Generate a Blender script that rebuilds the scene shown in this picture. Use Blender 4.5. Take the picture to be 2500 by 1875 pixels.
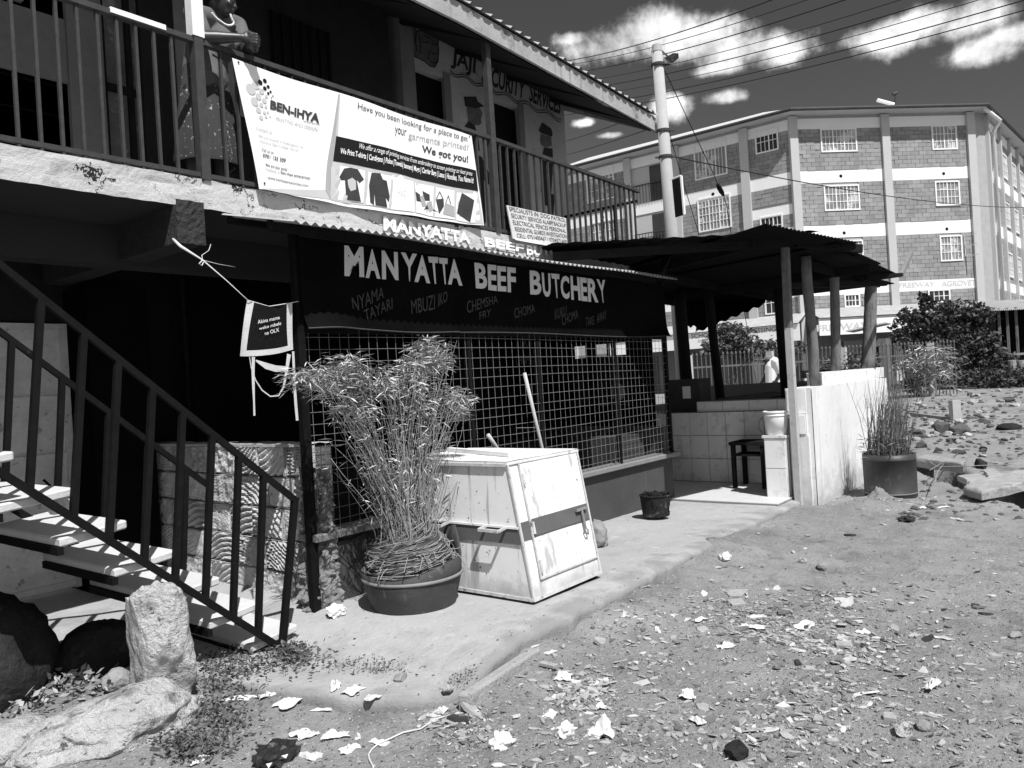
import bpy, math, random
from mathutils import Vector, Matrix, noise
R = math.radians
for o in list(bpy.data.objects): bpy.data.objects.remove(o)
SC = bpy.context.scene
COL = SC.collection
# ------------------------------------------------------------------ camera
CAM_H, FOC, ROLL, ANG = 1.6, 1880.0, math.atan(0.06), R(38.6)
FWD = Vector((math.cos(ANG), math.sin(ANG), 0)); RGT = Vector((math.sin(ANG), -math.cos(ANG), 0)); UP = Vector((0, 0, 1))
CP = Vector((0, 0, CAM_H))
cam_d = bpy.data.cameras.new('camera'); cam = bpy.data.objects.new('camera', cam_d); COL.objects.link(cam)
cam_d.sensor_width = 36; cam_d.lens = FOC / 2500 * 36; cam_d.clip_start = 0.05; cam_d.clip_end = 3000
cr, sr = math.cos(ROLL), math.sin(ROLL)
ax, ay, az = RGT * cr - UP * sr, RGT * sr + UP * cr, -FWD
cam.matrix_world = Matrix(((ax.x, ay.x, az.x, 0), (ax.y, ay.y, az.y, 0), (ax.z, ay.z, az.z, CAM_H), (0, 0, 0, 1)))
SC.camera = cam
# ------------------------------------------------------------------ sun, sky, exposure
SUNV = Vector((-0.30, -0.58, 1.0)).normalized()
sd = bpy.data.lights.new('sun', 'SUN'); sd.energy = 5.0; sd.angle = R(0.5); sd.color = (1, 1, 1)
sun = bpy.data.objects.new('sun', sd); COL.objects.link(sun); sun.location = (0, 0, 40)
sun.rotation_euler = SUNV.to_track_quat('Z', 'Y').to_euler()
SC.view_settings.view_transform = 'Standard'; SC.view_settings.look = 'None'
SC.view_settings.exposure = 0.32; SC.view_settings.gamma = 1.0; SC.view_settings.use_curve_mapping = False
SC.render.engine = 'CYCLES'; SC.cycles.max_bounces = 5; SC.cycles.diffuse_bounces = 3; SC.cycles.glossy_bounces = 2; SC.cycles.transmission_bounces = 2; SC.render.resolution_x = 1024; SC.render.resolution_y = 768

def ray(px, py):
    dx, dy = px - 1250.0, py - 937.5
    return FWD * FOC + RGT * (dx * cr - dy * sr) - UP * (dx * sr + dy * cr)
def PY(px, py, y): v = ray(px, py); return CP + v * (y / v.y)
def PX(px, py, x): v = ray(px, py); return CP + v * (x / v.x)
def PZ(px, py, z): v = ray(px, py); return CP + v * ((z - CAM_H) / v.z)
def PD(px, py, d): v = ray(px, py); return CP + v * (d / FOC)
def PP(px, py, p, n): v = ray(px, py); return CP + v * ((Vector(p) - CP).dot(n) / v.dot(n))
ZF = dict(z1=(0,0,3.16),z2=(500,100,2.949),z3=(900,0,2.949),z4=(1350,0,1.9235),z5=(0,450,2.9105),z6=(700,500,2.212),z7=(1300,500,2.2116),z8=(1900,600,2.5517),a1=(0,1000,2.9105),a2=(0,1400,2.9105),a3=(700,1000,2.765),a4=(700,1400,2.765),a5=(1400,1150,2.011),a6=(400,500,2.962),a7=(700,540,2.3532),a8=(1050,800,3.403),b1=(700,500,4.424),b2=(1150,560,4.0218),b3=(1380,380,4.2538),b4=(1650,700,4.424),b5=(2100,900,4.6075),b6=(2100,650,5.53),b7=(1900,200,3.6867),b8=(440,0,6.914))
def zz(k, x, y): o = ZF[k]; return (o[0] + x / o[2], o[1] + y / o[2])

# sky: Nishita seen through a red filter (black and white film), with clouds by direction
W = bpy.data.worlds.new('World'); SC.world = W; W.use_nodes = True
nt = W.node_tree; nt.nodes.clear()
W.cycles.sampling_method = 'MANUAL'; W.cycles.sample_map_resolution = 512
def wn(t, **k):
    n = nt.nodes.new(t)
    for a, b in k.items(): setattr(n, a, b)
    return n
def wm(op, a, b=None, c=None):
    n = wn('ShaderNodeMath', operation=op)
    for i, v in enumerate((a, b, c)):
        if v is None: continue
        if isinstance(v, (int, float)): n.inputs[i].default_value = v
        else: nt.links.new(v, n.inputs[i])
    return n.outputs[0]
sky = wn('ShaderNodeTexSky', sky_type='NISHITA'); sky.sun_disc = False
sky.sun_elevation = math.asin(SUNV.z); sky.sun_rotation = math.atan2(SUNV.x, SUNV.y); sky.altitude = 1700; sky.air_density = 1.0; sky.dust_density = 0.6; sky.ozone_density = 1.0
sep = wn('ShaderNodeSeparateColor'); nt.links.new(sky.outputs[0], sep.inputs[0])
red = wm('ADD', wm('MULTIPLY', sep.outputs[0], 0.78), wm('MULTIPLY', sep.outputs[1], 0.03))
tc = wn('ShaderNodeTexCoord'); DIR = tc.outputs['Generated']
sxyz = wn('ShaderNodeSeparateXYZ'); nt.links.new(DIR, sxyz.inputs[0])
azn = wm('ARCTAN2', sxyz.outputs[1], sxyz.outputs[0]); eln = wm('ARCSINE', sxyz.outputs[2])
cxy = wn('ShaderNodeCombineXYZ'); nt.links.new(azn, cxy.inputs[0]); nt.links.new(eln, cxy.inputs[1]); AE = cxy.outputs[0]
nz = wn('ShaderNodeTexNoise'); nz.noise_dimensions = '2D'; nz.inputs['Scale'].default_value = 13; nz.inputs['Detail'].default_value = 7; nz.inputs['Roughness'].default_value = 0.62
nt.links.new(AE, nz.inputs['Vector'])
CLOUDS = [(1480,105,100,40),(1590,78,120,52),(1700,100,130,46),(1810,122,115,40),(1885,125,62,40),(1410,93,50,16),(1760,165,80,18),
          (2175,85,80,36),(2262,48,80,26),(2385,40,80,40),(2400,128,70,34),(2470,85,60,22),
          (1770,238,45,16),(1640,262,48,36),(1560,376,40,12),(1495,330,34,9),(1425,300,26,9)]
acc = None
for px, py, w, h in CLOUDS:
    d = ray(px, py).normalized(); az, el = math.atan2(d.y, d.x), math.asin(d.z); iw, ih = FOC / w, FOC / h
    v1 = wn('ShaderNodeVectorMath', operation='MULTIPLY_ADD'); nt.links.new(AE, v1.inputs[0]); v1.inputs[1].default_value = (iw, ih, 0); v1.inputs[2].default_value = (-az * iw, -el * ih, 0)
    v2 = wn('ShaderNodeVectorMath', operation='DOT_PRODUCT'); nt.links.new(v1.outputs[0], v2.inputs[0]); nt.links.new(v1.outputs[0], v2.inputs[1])
    acc = v2.outputs['Value'] if acc is None else wm('SMOOTH_MIN', acc, v2.outputs['Value'], 0.6)
shape = wm('POWER', 2.718, wm('MULTIPLY', acc, -0.9))
# unseen clouds outside the view, made denser to raise the ambient light
nz3 = wn('ShaderNodeTexNoise'); nz3.noise_dimensions = '2D'; nz3.inputs['Scale'].default_value = 3.2; nz3.inputs['Detail'].default_value = 1.0; nt.links.new(AE, nz3.inputs['Vector'])
fr = ray(1500, 500).normalized(); dfr = wn('ShaderNodeVectorMath', operation='DOT_PRODUCT'); nt.links.new(DIR, dfr.inputs[0]); dfr.inputs[1].default_value = fr
other = wm('MULTIPLY', wm('SUBTRACT', nz3.outputs[0], 0.38), 3.4)
other = wm('MULTIPLY', wm('MAXIMUM', other, 0.0), wm('LESS_THAN', dfr.outputs['Value'], 0.76))
dens = wm('ADD', wm('MULTIPLY', wm('MAXIMUM', shape, wm('MINIMUM', other, 1.0)), 1.25), wm('MULTIPLY', wm('SUBTRACT', nz.outputs[0], 0.5), 1.75))
ramp = wn('ShaderNodeMapRange', interpolation_type='SMOOTHSTEP'); ramp.inputs[1].default_value = 0.35; ramp.inputs[2].default_value = 1.14
nt.links.new(dens, ramp.inputs[0])
cl = wm('MULTIPLY_ADD', wm('SUBTRACT', nz.outputs[0], 0.25), 26.0, 5.0)
mixn = wn('ShaderNodeMix', data_type='FLOAT'); nt.links.new(ramp.outputs[0], mixn.inputs[0]); nt.links.new(red, mixn.inputs[2]); nt.links.new(cl, mixn.inputs[3])
bg = wn('ShaderNodeBackground'); bg.inputs['Strength'].default_value = 0.066
out = wn('ShaderNodeOutputWorld'); nt.links.new(mixn.outputs[0], bg.inputs['Color']); nt.links.new(bg.outputs[0], out.inputs['Surface'])

# ------------------------------------------------------------------ helpers
WLOC = {}
def tag(o, label=None, cat=None, group=None, kind=None):
    if label: o['label'] = label
    if cat: o['category'] = cat
    if group: o['group'] = group
    if kind: o['kind'] = kind
    return o
def empty(name, loc, label=None, cat=None, group=None):
    o = bpy.data.objects.new(name, None); o.empty_display_size = 0.2; COL.objects.link(o); o.location = loc; WLOC[o.name] = Vector(loc)
    return tag(o, label, cat, group)
def link(o, wloc, parent=None):
    COL.objects.link(o); wl = Vector(wloc); WLOC[o.name] = wl
    if parent: o.parent = parent; o.location = wl - WLOC[parent.name]
    else: o.location = wl
    return o
def inst(name, me, wloc, parent=None, rot=None, scale=None):
    o = bpy.data.objects.new(name, me); link(o, wloc, parent)
    if rot: o.rotation_euler = rot
    if scale is not None: o.scale = scale
    return o
class MB:
    def __init__(s): s.v = []; s.f = []
    def add(s, vs, fs):
        n = len(s.v); s.v += [Vector(v) for v in vs]; s.f += [tuple(i + n for i in f) for f in fs]; return s
    def hexa(s, p):   # 8 points: bottom 4 ccw, top 4
        return s.add(p, [(3,2,1,0),(4,5,6,7),(0,1,5,4),(1,2,6,5),(2,3,7,6),(3,0,4,7)])
    def box(s, a, b):
        x0,y0,z0 = [min(i,j) for i,j in zip(a,b)]; x1,y1,z1 = [max(i,j) for i,j in zip(a,b)]
        return s.hexa([(x0,y0,z0),(x1,y0,z0),(x1,y1,z0),(x0,y1,z0),(x0,y0,z1),(x1,y0,z1),(x1,y1,z1),(x0,y1,z1)])
    def bar(s, p, q, w, h, up=(0,0,1)):
        p, q = Vector(p), Vector(q); d = (q - p).normalized(); u = Vector(up)
        if abs(d.dot(u)) > .99: u = Vector((0,1,0))
        a = d.cross(u).normalized() * (w/2); b = a.cross(d).normalized() * (h/2)
        return s.hexa([p-a-b, p+a-b, q+a-b, q-a-b, p-a+b, p+a+b, q+a+b, q-a+b])
    def tube(s, pts, r, n=8, cap=True):
        pts = [Vector(p) for p in pts]; m = len(pts); rs = r if isinstance(r, (list, tuple)) else [r]*m
        base = len(s.v); prev = None
        for i, p in enumerate(pts):
            d = (pts[min(i+1,m-1)] - pts[max(i-1,0)]).normalized()
            if prev is None:
                a = d.cross(Vector((0,0,1)) if abs(d.z) < .95 else Vector((1,0,0))).normalized()
            else: a = (prev - d * prev.dot(d)).normalized()
            prev = a; b = d.cross(a)
            for k in range(n):
                t = 2*math.pi*k/n; s.v.append(p + (a*math.cos(t) + b*math.sin(t)) * rs[i])
        for i in range(m-1):
            for k in range(n):
                k2 = (k+1) % n; s.f.append((base+i*n+k, base+i*n+k2, base+(i+1)*n+k2, base+(i+1)*n+k))
        if cap:
            s.f.append(tuple(base+k for k in reversed(range(n)))); s.f.append(tuple(base+(m-1)*n+k for k in range(n)))
        return s
    def lathe(s, c, prof, n=24, rim=None):   # prof [(r,z)..]; rim(angle)->extra z on last ring
        base = len(s.v)
        for i,(r,z) in enumerate(prof):
            for k in range(n):
                t = 2*math.pi*k/n; zz_ = z + (rim(t)*(z/prof[-1][1]) if rim else 0)
                s.v.append(Vector((c[0]+r*math.cos(t), c[1]+r*math.sin(t), c[2]+zz_)))
        for i in range(len(prof)-1):
            for k in range(n):
                k2=(k+1)%n; s.f.append((base+i*n+k, base+i*n+k2, base+(i+1)*n+k2, base+(i+1)*n+k))
        return s
    def disc(s, c, r, n=24, nrm=(0,0,1)):
        nn = Vector(nrm).normalized(); a = nn.orthogonal().normalized(); b = nn.cross(a)
        return s.add([Vector(c)+(a*math.cos(2*math.pi*k/n)+b*math.sin(2*math.pi*k/n))*r for k in range(n)], [tuple(range(n))])
    def poly(s, pts): return s.add(pts, [tuple(range(len(pts)))])
    def prism(s, pts, d):
        d = Vector(d); n = len(pts); a = [Vector(p) for p in pts]
        return s.add(a + [p + d for p in a], [tuple(reversed(range(n))), tuple(range(n, 2*n))] + [(i,(i+1)%n,n+(i+1)%n,n+i) for i in range(n)])
    def grid(s, fn, nu, nv):
        return s.add([fn(i/nu, j/nv) for j in range(nv+1) for i in range(nu+1)],
                     [(j*(nu+1)+i, j*(nu+1)+i+1, (j+1)*(nu+1)+i+1, (j+1)*(nu+1)+i) for j in range(nv) for i in range(nu)])
    def mesh(s, name, mat, loc, smooth=False):
        me = bpy.data.meshes.new(name); me.from_pydata([tuple(v - loc) for v in s.v], [], s.f)
        if mat: me.materials.append(mat)
        if smooth: me.polygons.foreach_set('use_smooth', [True]*len(me.polygons))
        me.update(); return me
    def build(s, name, mat, parent=None, smooth=False, loc=None):
        if loc is None:
            xs=[v.x for v in s.v]; ys=[v.y for v in s.v]; zs=[v.z for v in s.v]
            loc = Vector(((min(xs)+max(xs))/2, (min(ys)+max(ys))/2, min(zs)))
        loc = Vector(loc)
        return link(bpy.data.objects.new(name, s.mesh(name, mat, loc, smooth)), loc, parent)
def bevel(o, w=0.006, seg=1):
    m = o.modifiers.new('bevel', 'BEVEL'); m.width = w; m.segments = seg; m.limit_method = 'ANGLE'; return o
def nse(x, y=0, z=0): return noise.noise((x, y, z))
def fbm(x, y, z=0, oc=4): return noise.fractal((x, y, z), 1.0, 2.0, oc)

_tx = {}
def text_mesh(s, bold=0.0, res=3):
    k = (s, bold)
    if k in _tx: return _tx[k]
    c = bpy.data.curves.new('lettering', 'FONT'); c.body = s; c.resolution_u = res; c.offset = bold; c.fill_mode = 'FRONT'
    o = bpy.data.objects.new('tmp', c); COL.objects.link(o)
    dg = bpy.context.evaluated_depsgraph_get(); dg.update()
    me = bpy.data.meshes.new_from_object(o.evaluated_get(dg))
    vs = [v.co.copy() for v in me.vertices]; fs = [tuple(p.vertices) for p in me.polygons]
    bpy.data.objects.remove(o); bpy.data.meshes.remove(me); bpy.data.curves.remove(c)
    xs=[v.x for v in vs]; ys=[v.y for v in vs]; x0,x1,y0,y1=min(xs),max(xs),min(ys),max(ys)
    r = ([((v.x-x0)/(x1-x0), (v.y-y0)/(y1-y0)) for v in vs], fs); _tx[k] = r; return r
def bil(q, u, v):   # q = TL, TR, BR, BL
    t = q[0].lerp(q[1], u); b = q[3].lerp(q[2], u); return b.lerp(t, v)
def text(s, quad, mat, parent, bold=0.0, name='lettering', warp=None, off=0.0):
    uv, fs = text_mesh(s, bold); q = [Vector(p) for p in quad]
    n = (q[1]-q[0]).cross(q[3]-q[0]).normalized()
    if n.dot(CP - q[0]) < 0: n = -n
    m = MB(); pts = [bil(q, u, v) + n*off for u, v in uv]
    if warp: pts = [warp(p) for p in pts]
    m.add(pts, fs); return m.build(name, mat, parent)
def letters(parts, mat, parent, name='lettering', off=0.0, warp=None):  # several strings joined into one print
    m = MB()
    for s, quad, bold in parts:
        uv, fs = text_mesh(s, bold); q = [Vector(p) for p in quad]
        n = (q[1]-q[0]).cross(q[3]-q[0]).normalized()
        if n.dot(CP - q[0]) < 0: n = -n
        m.add([(warp(bil(q,u,v)+n*off) if warp else bil(q,u,v)+n*off) for u,v in uv], fs)
    return m.build(name, mat, parent)

# ------------------------------------------------------------------ materials
MAT = {}
def mat(name, base=0.3, var=0.12, scale=6.0, rough=0.85, bump=0.0, bscale=40.0, spots=None, spec=0.15, splash=None, bdist=.02, metal=0.0, island=0.0, detail=6, streak=None, pits=None, voro=None, transm=None):
    if name in MAT: return MAT[name]
    m = bpy.data.materials.new(name); m.use_nodes = True; t = m.node_tree; N = t.nodes; L = t.links
    b = N['Principled BSDF']; b.inputs['Roughness'].default_value = rough; b.inputs['Specular IOR Level'].default_value = spec; b.inputs['Metallic'].default_value = metal
    tcn = N.new('ShaderNodeTexCoord'); geo = N.new('ShaderNodeNewGeometry')
    def mth(op, a, c=None):
        n = N.new('ShaderNodeMath'); n.operation = op
        for i, v in enumerate((a, c)):
            if v is None: continue
            if isinstance(v, (int, float)): n.inputs[i].default_value = v
            else: L.new(v, n.inputs[i])
        return n.outputs[0]
    def nz(sc, det=6, vec=None, ro=0.6):
        n = N.new('ShaderNodeTexNoise'); n.inputs['Scale'].default_value = sc; n.inputs['Detail'].default_value = det; n.inputs['Roughness'].default_value = ro
        L.new(vec or geo.outputs['Position'], n.inputs['Vector']); return n.outputs[0]
    def rng(v, a, c, lo=0.0, hi=1.0):
        n = N.new('ShaderNodeMapRange'); L.new(v, n.inputs[0]); n.inputs[1].default_value = a; n.inputs[2].default_value = c; n.inputs[3].default_value = lo; n.inputs[4].default_value = hi; return n.outputs[0]
    f = mth('ADD', mth('MULTIPLY', mth('SUBTRACT', nz(scale, detail), 0.5), var*4.0), 1.0)
    f = mth('MULTIPLY', f, mth('ADD', mth('MULTIPLY', mth('SUBTRACT', nz(scale*9, 4), 0.5), var*2.0), 1.0))
    if island:
        oi = N.new('ShaderNodeObjectInfo'); r = mth('FRACT', mth('ADD', geo.outputs['Random Per Island'], oi.outputs['Random']))
        f = mth('MULTIPLY', f, rng(r, 0, 1, 1-island, 1+island))
    v = mth('MULTIPLY', f, base)
    def blend(v, fac, val):
        n = N.new('ShaderNodeMix'); n.data_type = 'FLOAT'; L.new(fac, n.inputs[0]); L.new(v, n.inputs[2]); n.inputs[3].default_value = val; return n.outputs[0]
    if spots:   # (scale, threshold, width, value)
        for sc, th, wd, val in spots: v = blend(v, rng(nz(sc, 5, None, 0.68), th, th+wd), val)
    if streak:  # (scale, threshold, width, value) vertical runs
        mp = N.new('ShaderNodeMapping'); mp.inputs['Scale'].default_value = (1, 1, 0.06); L.new(geo.outputs['Position'], mp.inputs['Vector'])
        for sc, th, wd, val in [streak]: v = blend(v, rng(nz(sc, 5, mp.outputs[0]), th, th+wd), val)
    if splash:  # (z0, z1, value) soil splashed up from the ground, ragged upper edge
        sz = N.new('ShaderNodeSeparateXYZ'); L.new(geo.outputs['Position'], sz.inputs[0])
        v = blend(v, rng(mth('ADD', mth('MULTIPLY', mth('SUBTRACT', nz(7, 5), 0.5), (splash[1]-splash[0])*2.2), sz.outputs[2]), splash[0], splash[1], .85, 0.0), splash[2])
    if voro:    # (scale, strength) cracks/pieces
        vn = N.new('ShaderNodeTexVoronoi'); vn.feature = 'DISTANCE_TO_EDGE'; vn.inputs['Scale'].default_value = voro[0]; L.new(geo.outputs['Position'], vn.inputs['Vector'])
        v = blend(v, rng(vn.outputs[0], 0.0, 0.05, voro[1], 0.0), base*0.35)
    mx = N.new('ShaderNodeMath'); mx.operation = 'MAXIMUM'; L.new(v, mx.inputs[0]); mx.inputs[1].default_value = 0.004; mx.use_clamp = True
    L.new(mx.outputs[0], b.inputs['Base Color'])
    if bump:
        bn = N.new('ShaderNodeBump'); bn.inputs['Strength'].default_value = min(1.0, bump); bn.inputs['Distance'].default_value = bdist
        L.new(mth('ADD', nz(bscale, 5, None, 0.68), mth('MULTIPLY', nz(bscale*0.2, 4), 0.8)), bn.inputs['Height']); L.new(bn.outputs[0], b.inputs['Normal'])
    if transm: b.inputs['Transmission Weight'].default_value = transm
    MAT[name] = m; return m
M_dirt = mat('dirt', .215, .22, 1.5, .95, 1.0, 34, spots=[(.55, .50, .14, .27), (1.0, .58, .1, .15), (7, .58, .12, .27), (11, .60, .07, .10), (2.3, .56, .16, .14), (30, .62, .05, .34), (38, .64, .04, .07)])
M_pave = mat('pavement_concrete', .35, .11, 1.1, .92, .5, 38, spots=[(2.6, .55, .16, .27), (7, .60, .1, .42), (24, .65, .04, .19), (1.2, .56, .12, .27), (44, .68, .03, .5)])
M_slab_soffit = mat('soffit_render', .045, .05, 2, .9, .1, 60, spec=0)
M_conc_rough = mat('rough_concrete', .045, .2, 12, .95, 1.0, 45)
M_kerb = mat('kerb_concrete', .30, .16, 4, .95, .8, 30, spots=[(5, .58, .1, .2), (14, .64, .06, .12)])
M_steel = mat('dark_painted_steel', .009, .25, 14, .6, .15, 90, spots=[(30, .66, .08, .04)], spec=.05)
M_railsteel = mat('rail_steel', .05, .25, 16, .6, .1, 90, spots=[(24, .6, .1, .04)], spec=.15)
M_white = mat('white_paint', .78, .04, 3, .6, .08, 50)
M_postwhite = mat('post_white', .74, .04, 3, .7, .05, 50)
M_timber_dark = mat('dark_timber', .018, .25, 9, .85, .4, 50, spec=0)
M_timber = mat('weathered_timber', .22, .2, 9, .9, .4, 50)
M_plaster = mat('old_plaster', .36, .12, 2.2, .92, .3, 30, spots=[(4, .6, .1, .13)])
M_plaster2 = mat('pilaster_plaster', .15, .14, 2.5, .92, .3, 30)
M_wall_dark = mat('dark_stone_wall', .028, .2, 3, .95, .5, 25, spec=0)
M_roofsheet = mat('roof_sheet', .32, .12, 3, .5, .05, 50, spec=.4)
M_fascia = mat('fascia_board', .34, .2, 2.4, .85, .3, 35, spots=[(3, .56, .12, .16)], streak=(7, .58, .1, .16))
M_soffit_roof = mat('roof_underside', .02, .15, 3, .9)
M_black_print = mat('black_print', .012, 0, 1, .6)
M_grey_print = mat('grey_print', .32, 0, 1, .6)
M_white_print = mat('white_print', .8, .03, 6, .6)
M_paint_black = mat('black_wall_paint', .028, .3, 8, .9)
M_paint_mid = mat('grey_wall_paint', .10, .3, 8, .9)
M_door = mat('steel_door_paint', .60, .2, 5, .7, .1, 40, spots=[(11, .6, .1, .12)])
M_glassdark = mat('dark_glass', .012, 0, 1, .12, spec=.5)
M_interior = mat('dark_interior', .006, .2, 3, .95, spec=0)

# cracked slab edge
def slab_material():
    m = mat('cracked_slab_render', .50, .08, 2.0, .92, .45, 40, spots=[(4, .60, .10, .38), (13, .68, .05, .22)])
    t = m.node_tree; N, L = t.nodes, t.links; b = N['Principled BSDF']
    geo = N.new('ShaderNodeNewGeometry'); sx = N.new('ShaderNodeSeparateXYZ'); L.new(geo.outputs['Position'], sx.inputs[0])
    cx = N.new('ShaderNodeCombineXYZ'); L.new(sx.outputs[0], cx.inputs[0]); L.new(sx.outputs[2], cx.inputs[2])
    n = N.new('ShaderNodeTexNoise'); n.inputs['Scale'].default_value = 2.6; n.inputs['Detail'].default_value = 7; n.inputs['Roughness'].default_value = .62; L.new(cx.outputs[0], n.inputs['Vector'])
    def mm(op, a, c):
        q = N.new('ShaderNodeMath'); q.operation = op
        for i, v in enumerate((a, c)):
            if isinstance(v, (int, float)): q.inputs[i].default_value = v
            else: L.new(v, q.inputs[i])
        return q.outputs[0]
    d = mm('ABSOLUTE', mm('SUBTRACT', n.outputs[0], .5), 0)
    n2 = N.new('ShaderNodeTexNoise'); n2.inputs['Scale'].default_value = 4.0; n2.inputs['Detail'].default_value = 3; L.new(cx.outputs[0], n2.inputs['Vector'])
    wide = mm('MULTIPLY', mm('MAXIMUM', mm('SUBTRACT', n2.outputs[0], .45), 0.0), .06)
    fac = mm('LESS_THAN', d, wide)
    old = b.inputs['Base Color'].links[0].from_socket
    mx = N.new('ShaderNodeMix'); mx.data_type = 'FLOAT'; L.new(fac, mx.inputs[0]); L.new(old, mx.inputs[2]); mx.inputs[3].default_value = .03
    L.new(mx.outputs[0], b.inputs['Base Color']); return m
M_slab = slab_material()

# ------------------------------------------------------------------ ground and pavement
FRONT = [(-3, 6.2), (1.3, 5.6), (1.6, 5.0), (1.85, 4.65), (2.2, 4.2), (2.3, 3.65), (2.45, 3.1), (2.62, 2.84), (2.8, 2.70), (3.45, 2.74), (4.45, 2.78), (5.9, 2.86), (7.0, 2.95), (8.6, 2.95), (9.0, 2.97)]
def front_y(x):
    for (a, ya), (b, yb) in zip(FRONT, FRONT[1:]):
        if x <= b: y = ya + (yb - ya) * max(0, (x - a)) / (b - a); break
    else: y = FRONT[-1][1]
    e = .035 * fbm(x * 2.3, 3.1) + .02 * fbm(x * 9, 7.7)
    if 6.3 < x < 6.9: e += .10 * math.sin((x - 6.3) / .6 * math.pi)
    return y + e
def pave_z(x): return .165 - .07 * min(1, max(0, (x - 3.5) / 4.0)) - .085 * min(1, max(0, (3.3 - x) / .5))
def sst(a, b, x): t = min(1, max(0, (x - a) / (b - a))); return t * t * (3 - 2 * t)
TR1, TR2 = PZ(2290, 1150, 0), PZ(2560, 1235, 0)
def ground_z(x, y):
    h = .028 * fbm(x * .9, y * .9, 1) + (.016 * fbm(x * 4.3, y * 4.3, 2) + .011 * fbm(x * 11, y * 11, 5) if -1 < x < 14 and -4 < y < 7 else 0)
    h += .30 * sst(12.0, 17, x) + .012 * max(0, x - 17) * (x < 60) + .5 * (x >= 60)
    if x < 9 and y > front_y(min(x, 8.9)) + .06: return -.06
    if x < 9: h += (.085 - .05 * sst(6.5, 8.5, x) - .065 * sst(3.2, 2.6, x)) * sst(.7, 0, abs(y - front_y(x))) * (1 + .5 * fbm(x * 3, 8.8))
    if x < 2.6 and y > 3.0: h += .025 * sst(3.0, 3.8, y)
    h += .10 * math.exp(-((x - 9.0) ** 2 / .25 + (y - 2.3) ** 2 / .05)) * 1.0
    h += .22 * math.exp(-((x - 13.8) ** 2 / 1.5 + (y - 2.6) ** 2 / .7))
    p = Vector((x, y)); a, b = TR1.xy, TR2.xy; t = (p - a).dot(b - a) / (b - a).length_squared
    d = (p - (a + (b - a) * min(1.6, max(0, t)))).length
    h -= .65 * sst(.30, .12, d)
    return h
def axis(lo, hi, step, far, mids=()):
    l = []; v = lo
    while v <= hi + 1e-6: l.append(v); v += step
    s = step; v = hi
    while v < far: s *= 1.22; v += s; l.append(v)
    s = step; v = lo
    while v > -far: s *= 1.22; v -= s; l.insert(0, v)
    return l
gx, gy = axis(.4, 13.0, .045, 1500), axis(-2.6, 4.9, .045, 1500)
g = MB(); g.v = [Vector((x, y, ground_z(x, y))) for y in gy for x in gx]; nx = len(gx)
g.f = [(j*nx+i, j*nx+i+1, (j+1)*nx+i+1, (j+1)*nx+i) for j in range(len(gy)-1) for i in range(nx-1)]
tag(g.build('ground', M_dirt, smooth=True, loc=(0, 0, 0)), kind='structure')
p = MB(); xs = [-3 + i * .5 for i in range(8)] + [1.0 + i * .045 for i in range(178)]
rows = [0, .01, .03, .06] + [.1 + .9 * k / 22 for k in range(23)]
for x in xs:
    fy, zt = front_y(x), pave_z(x)
    p.v.append(Vector((x, fy + .02 * fbm(x * 8, 9), -.08)))
    p.v.append(Vector((x, fy + .012 * fbm(x * 12, 4), zt - .055)))
    for r_ in rows:
        y = fy + (7.3 - fy) * r_; p.v.append(Vector((x, y, zt - (.022 if r_ == 0 else .006 if r_ == .01 else 0) + .006 * fbm(x * 2, y * 2, 8) + .003 * fbm(x*9, y*9, 3))))
nr = len(rows) + 2
p.f = [(i*nr+j, (i+1)*nr+j, (i+1)*nr+j+1, i*nr+j+1) for i in range(len(xs)-1) for j in range(nr-1)]
PV = tag(p.build('pavement', M_pave, smooth=True), kind='structure')
at_ = PV.data.attributes.new('dust', 'FLOAT', 'POINT'); at_.data.foreach_set('value', [max(0.0, 1 - max(0, v.y - front_y(v.x)) / .42) for v in p.v])
def dusty(m):   # soil trodden over the open edge of the slab
    t = m.node_tree; N, L = t.nodes, t.links; b = N['Principled BSDF']; a = N.new('ShaderNodeAttribute'); a.attribute_name = 'dust'
    n = N.new('ShaderNodeTexNoise'); n.inputs['Scale'].default_value = 5; n.inputs['Detail'].default_value = 5; ge = N.new('ShaderNodeNewGeometry'); L.new(ge.outputs['Position'], n.inputs['Vector'])
    ad = N.new('ShaderNodeMath'); ad.operation = 'MULTIPLY_ADD'; L.new(n.outputs[0], ad.inputs[0]); ad.inputs[1].default_value = 2.2; ad.inputs[2].default_value = -1.1
    a2 = N.new('ShaderNodeMath'); L.new(ad.outputs[0], a2.inputs[0]); L.new(a.outputs['Fac'], a2.inputs[1])
    r = N.new('ShaderNodeMapRange'); L.new(a2.outputs[0], r.inputs[0]); r.inputs[1].default_value = .45; r.inputs[2].default_value = 1.0; r.inputs[4].default_value = .9
    old = b.inputs['Base Color'].links[0].from_socket; x = N.new('ShaderNodeMix'); x.data_type = 'FLOAT'; L.new(r.outputs[0], x.inputs[0]); L.new(old, x.inputs[2]); x.inputs[3].default_value = .22; L.new(x.outputs[0], b.inputs['Base Color'])
dusty(M_pave)
k = MB(); k.prism([(2.72, 2.63, -.03), (2.76, 2.57, -.03), (3.44, 2.65, -.03), (3.42, 2.72, -.03)], (0, 0, .135))
tag(bevel(k.build('kerb_stone', M_kerb), .012, 2), 'short worn concrete kerb stone along the near pavement edge', 'kerb stone')

# ------------------------------------------------------------------ two-storey building with balcony
BLD = empty('two_storey_building', (3, 6, 0), 'two storey building with a railed balcony above the butchery', 'building')
YS = 4.80; YW = 6.0; YG = 7.0
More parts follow.
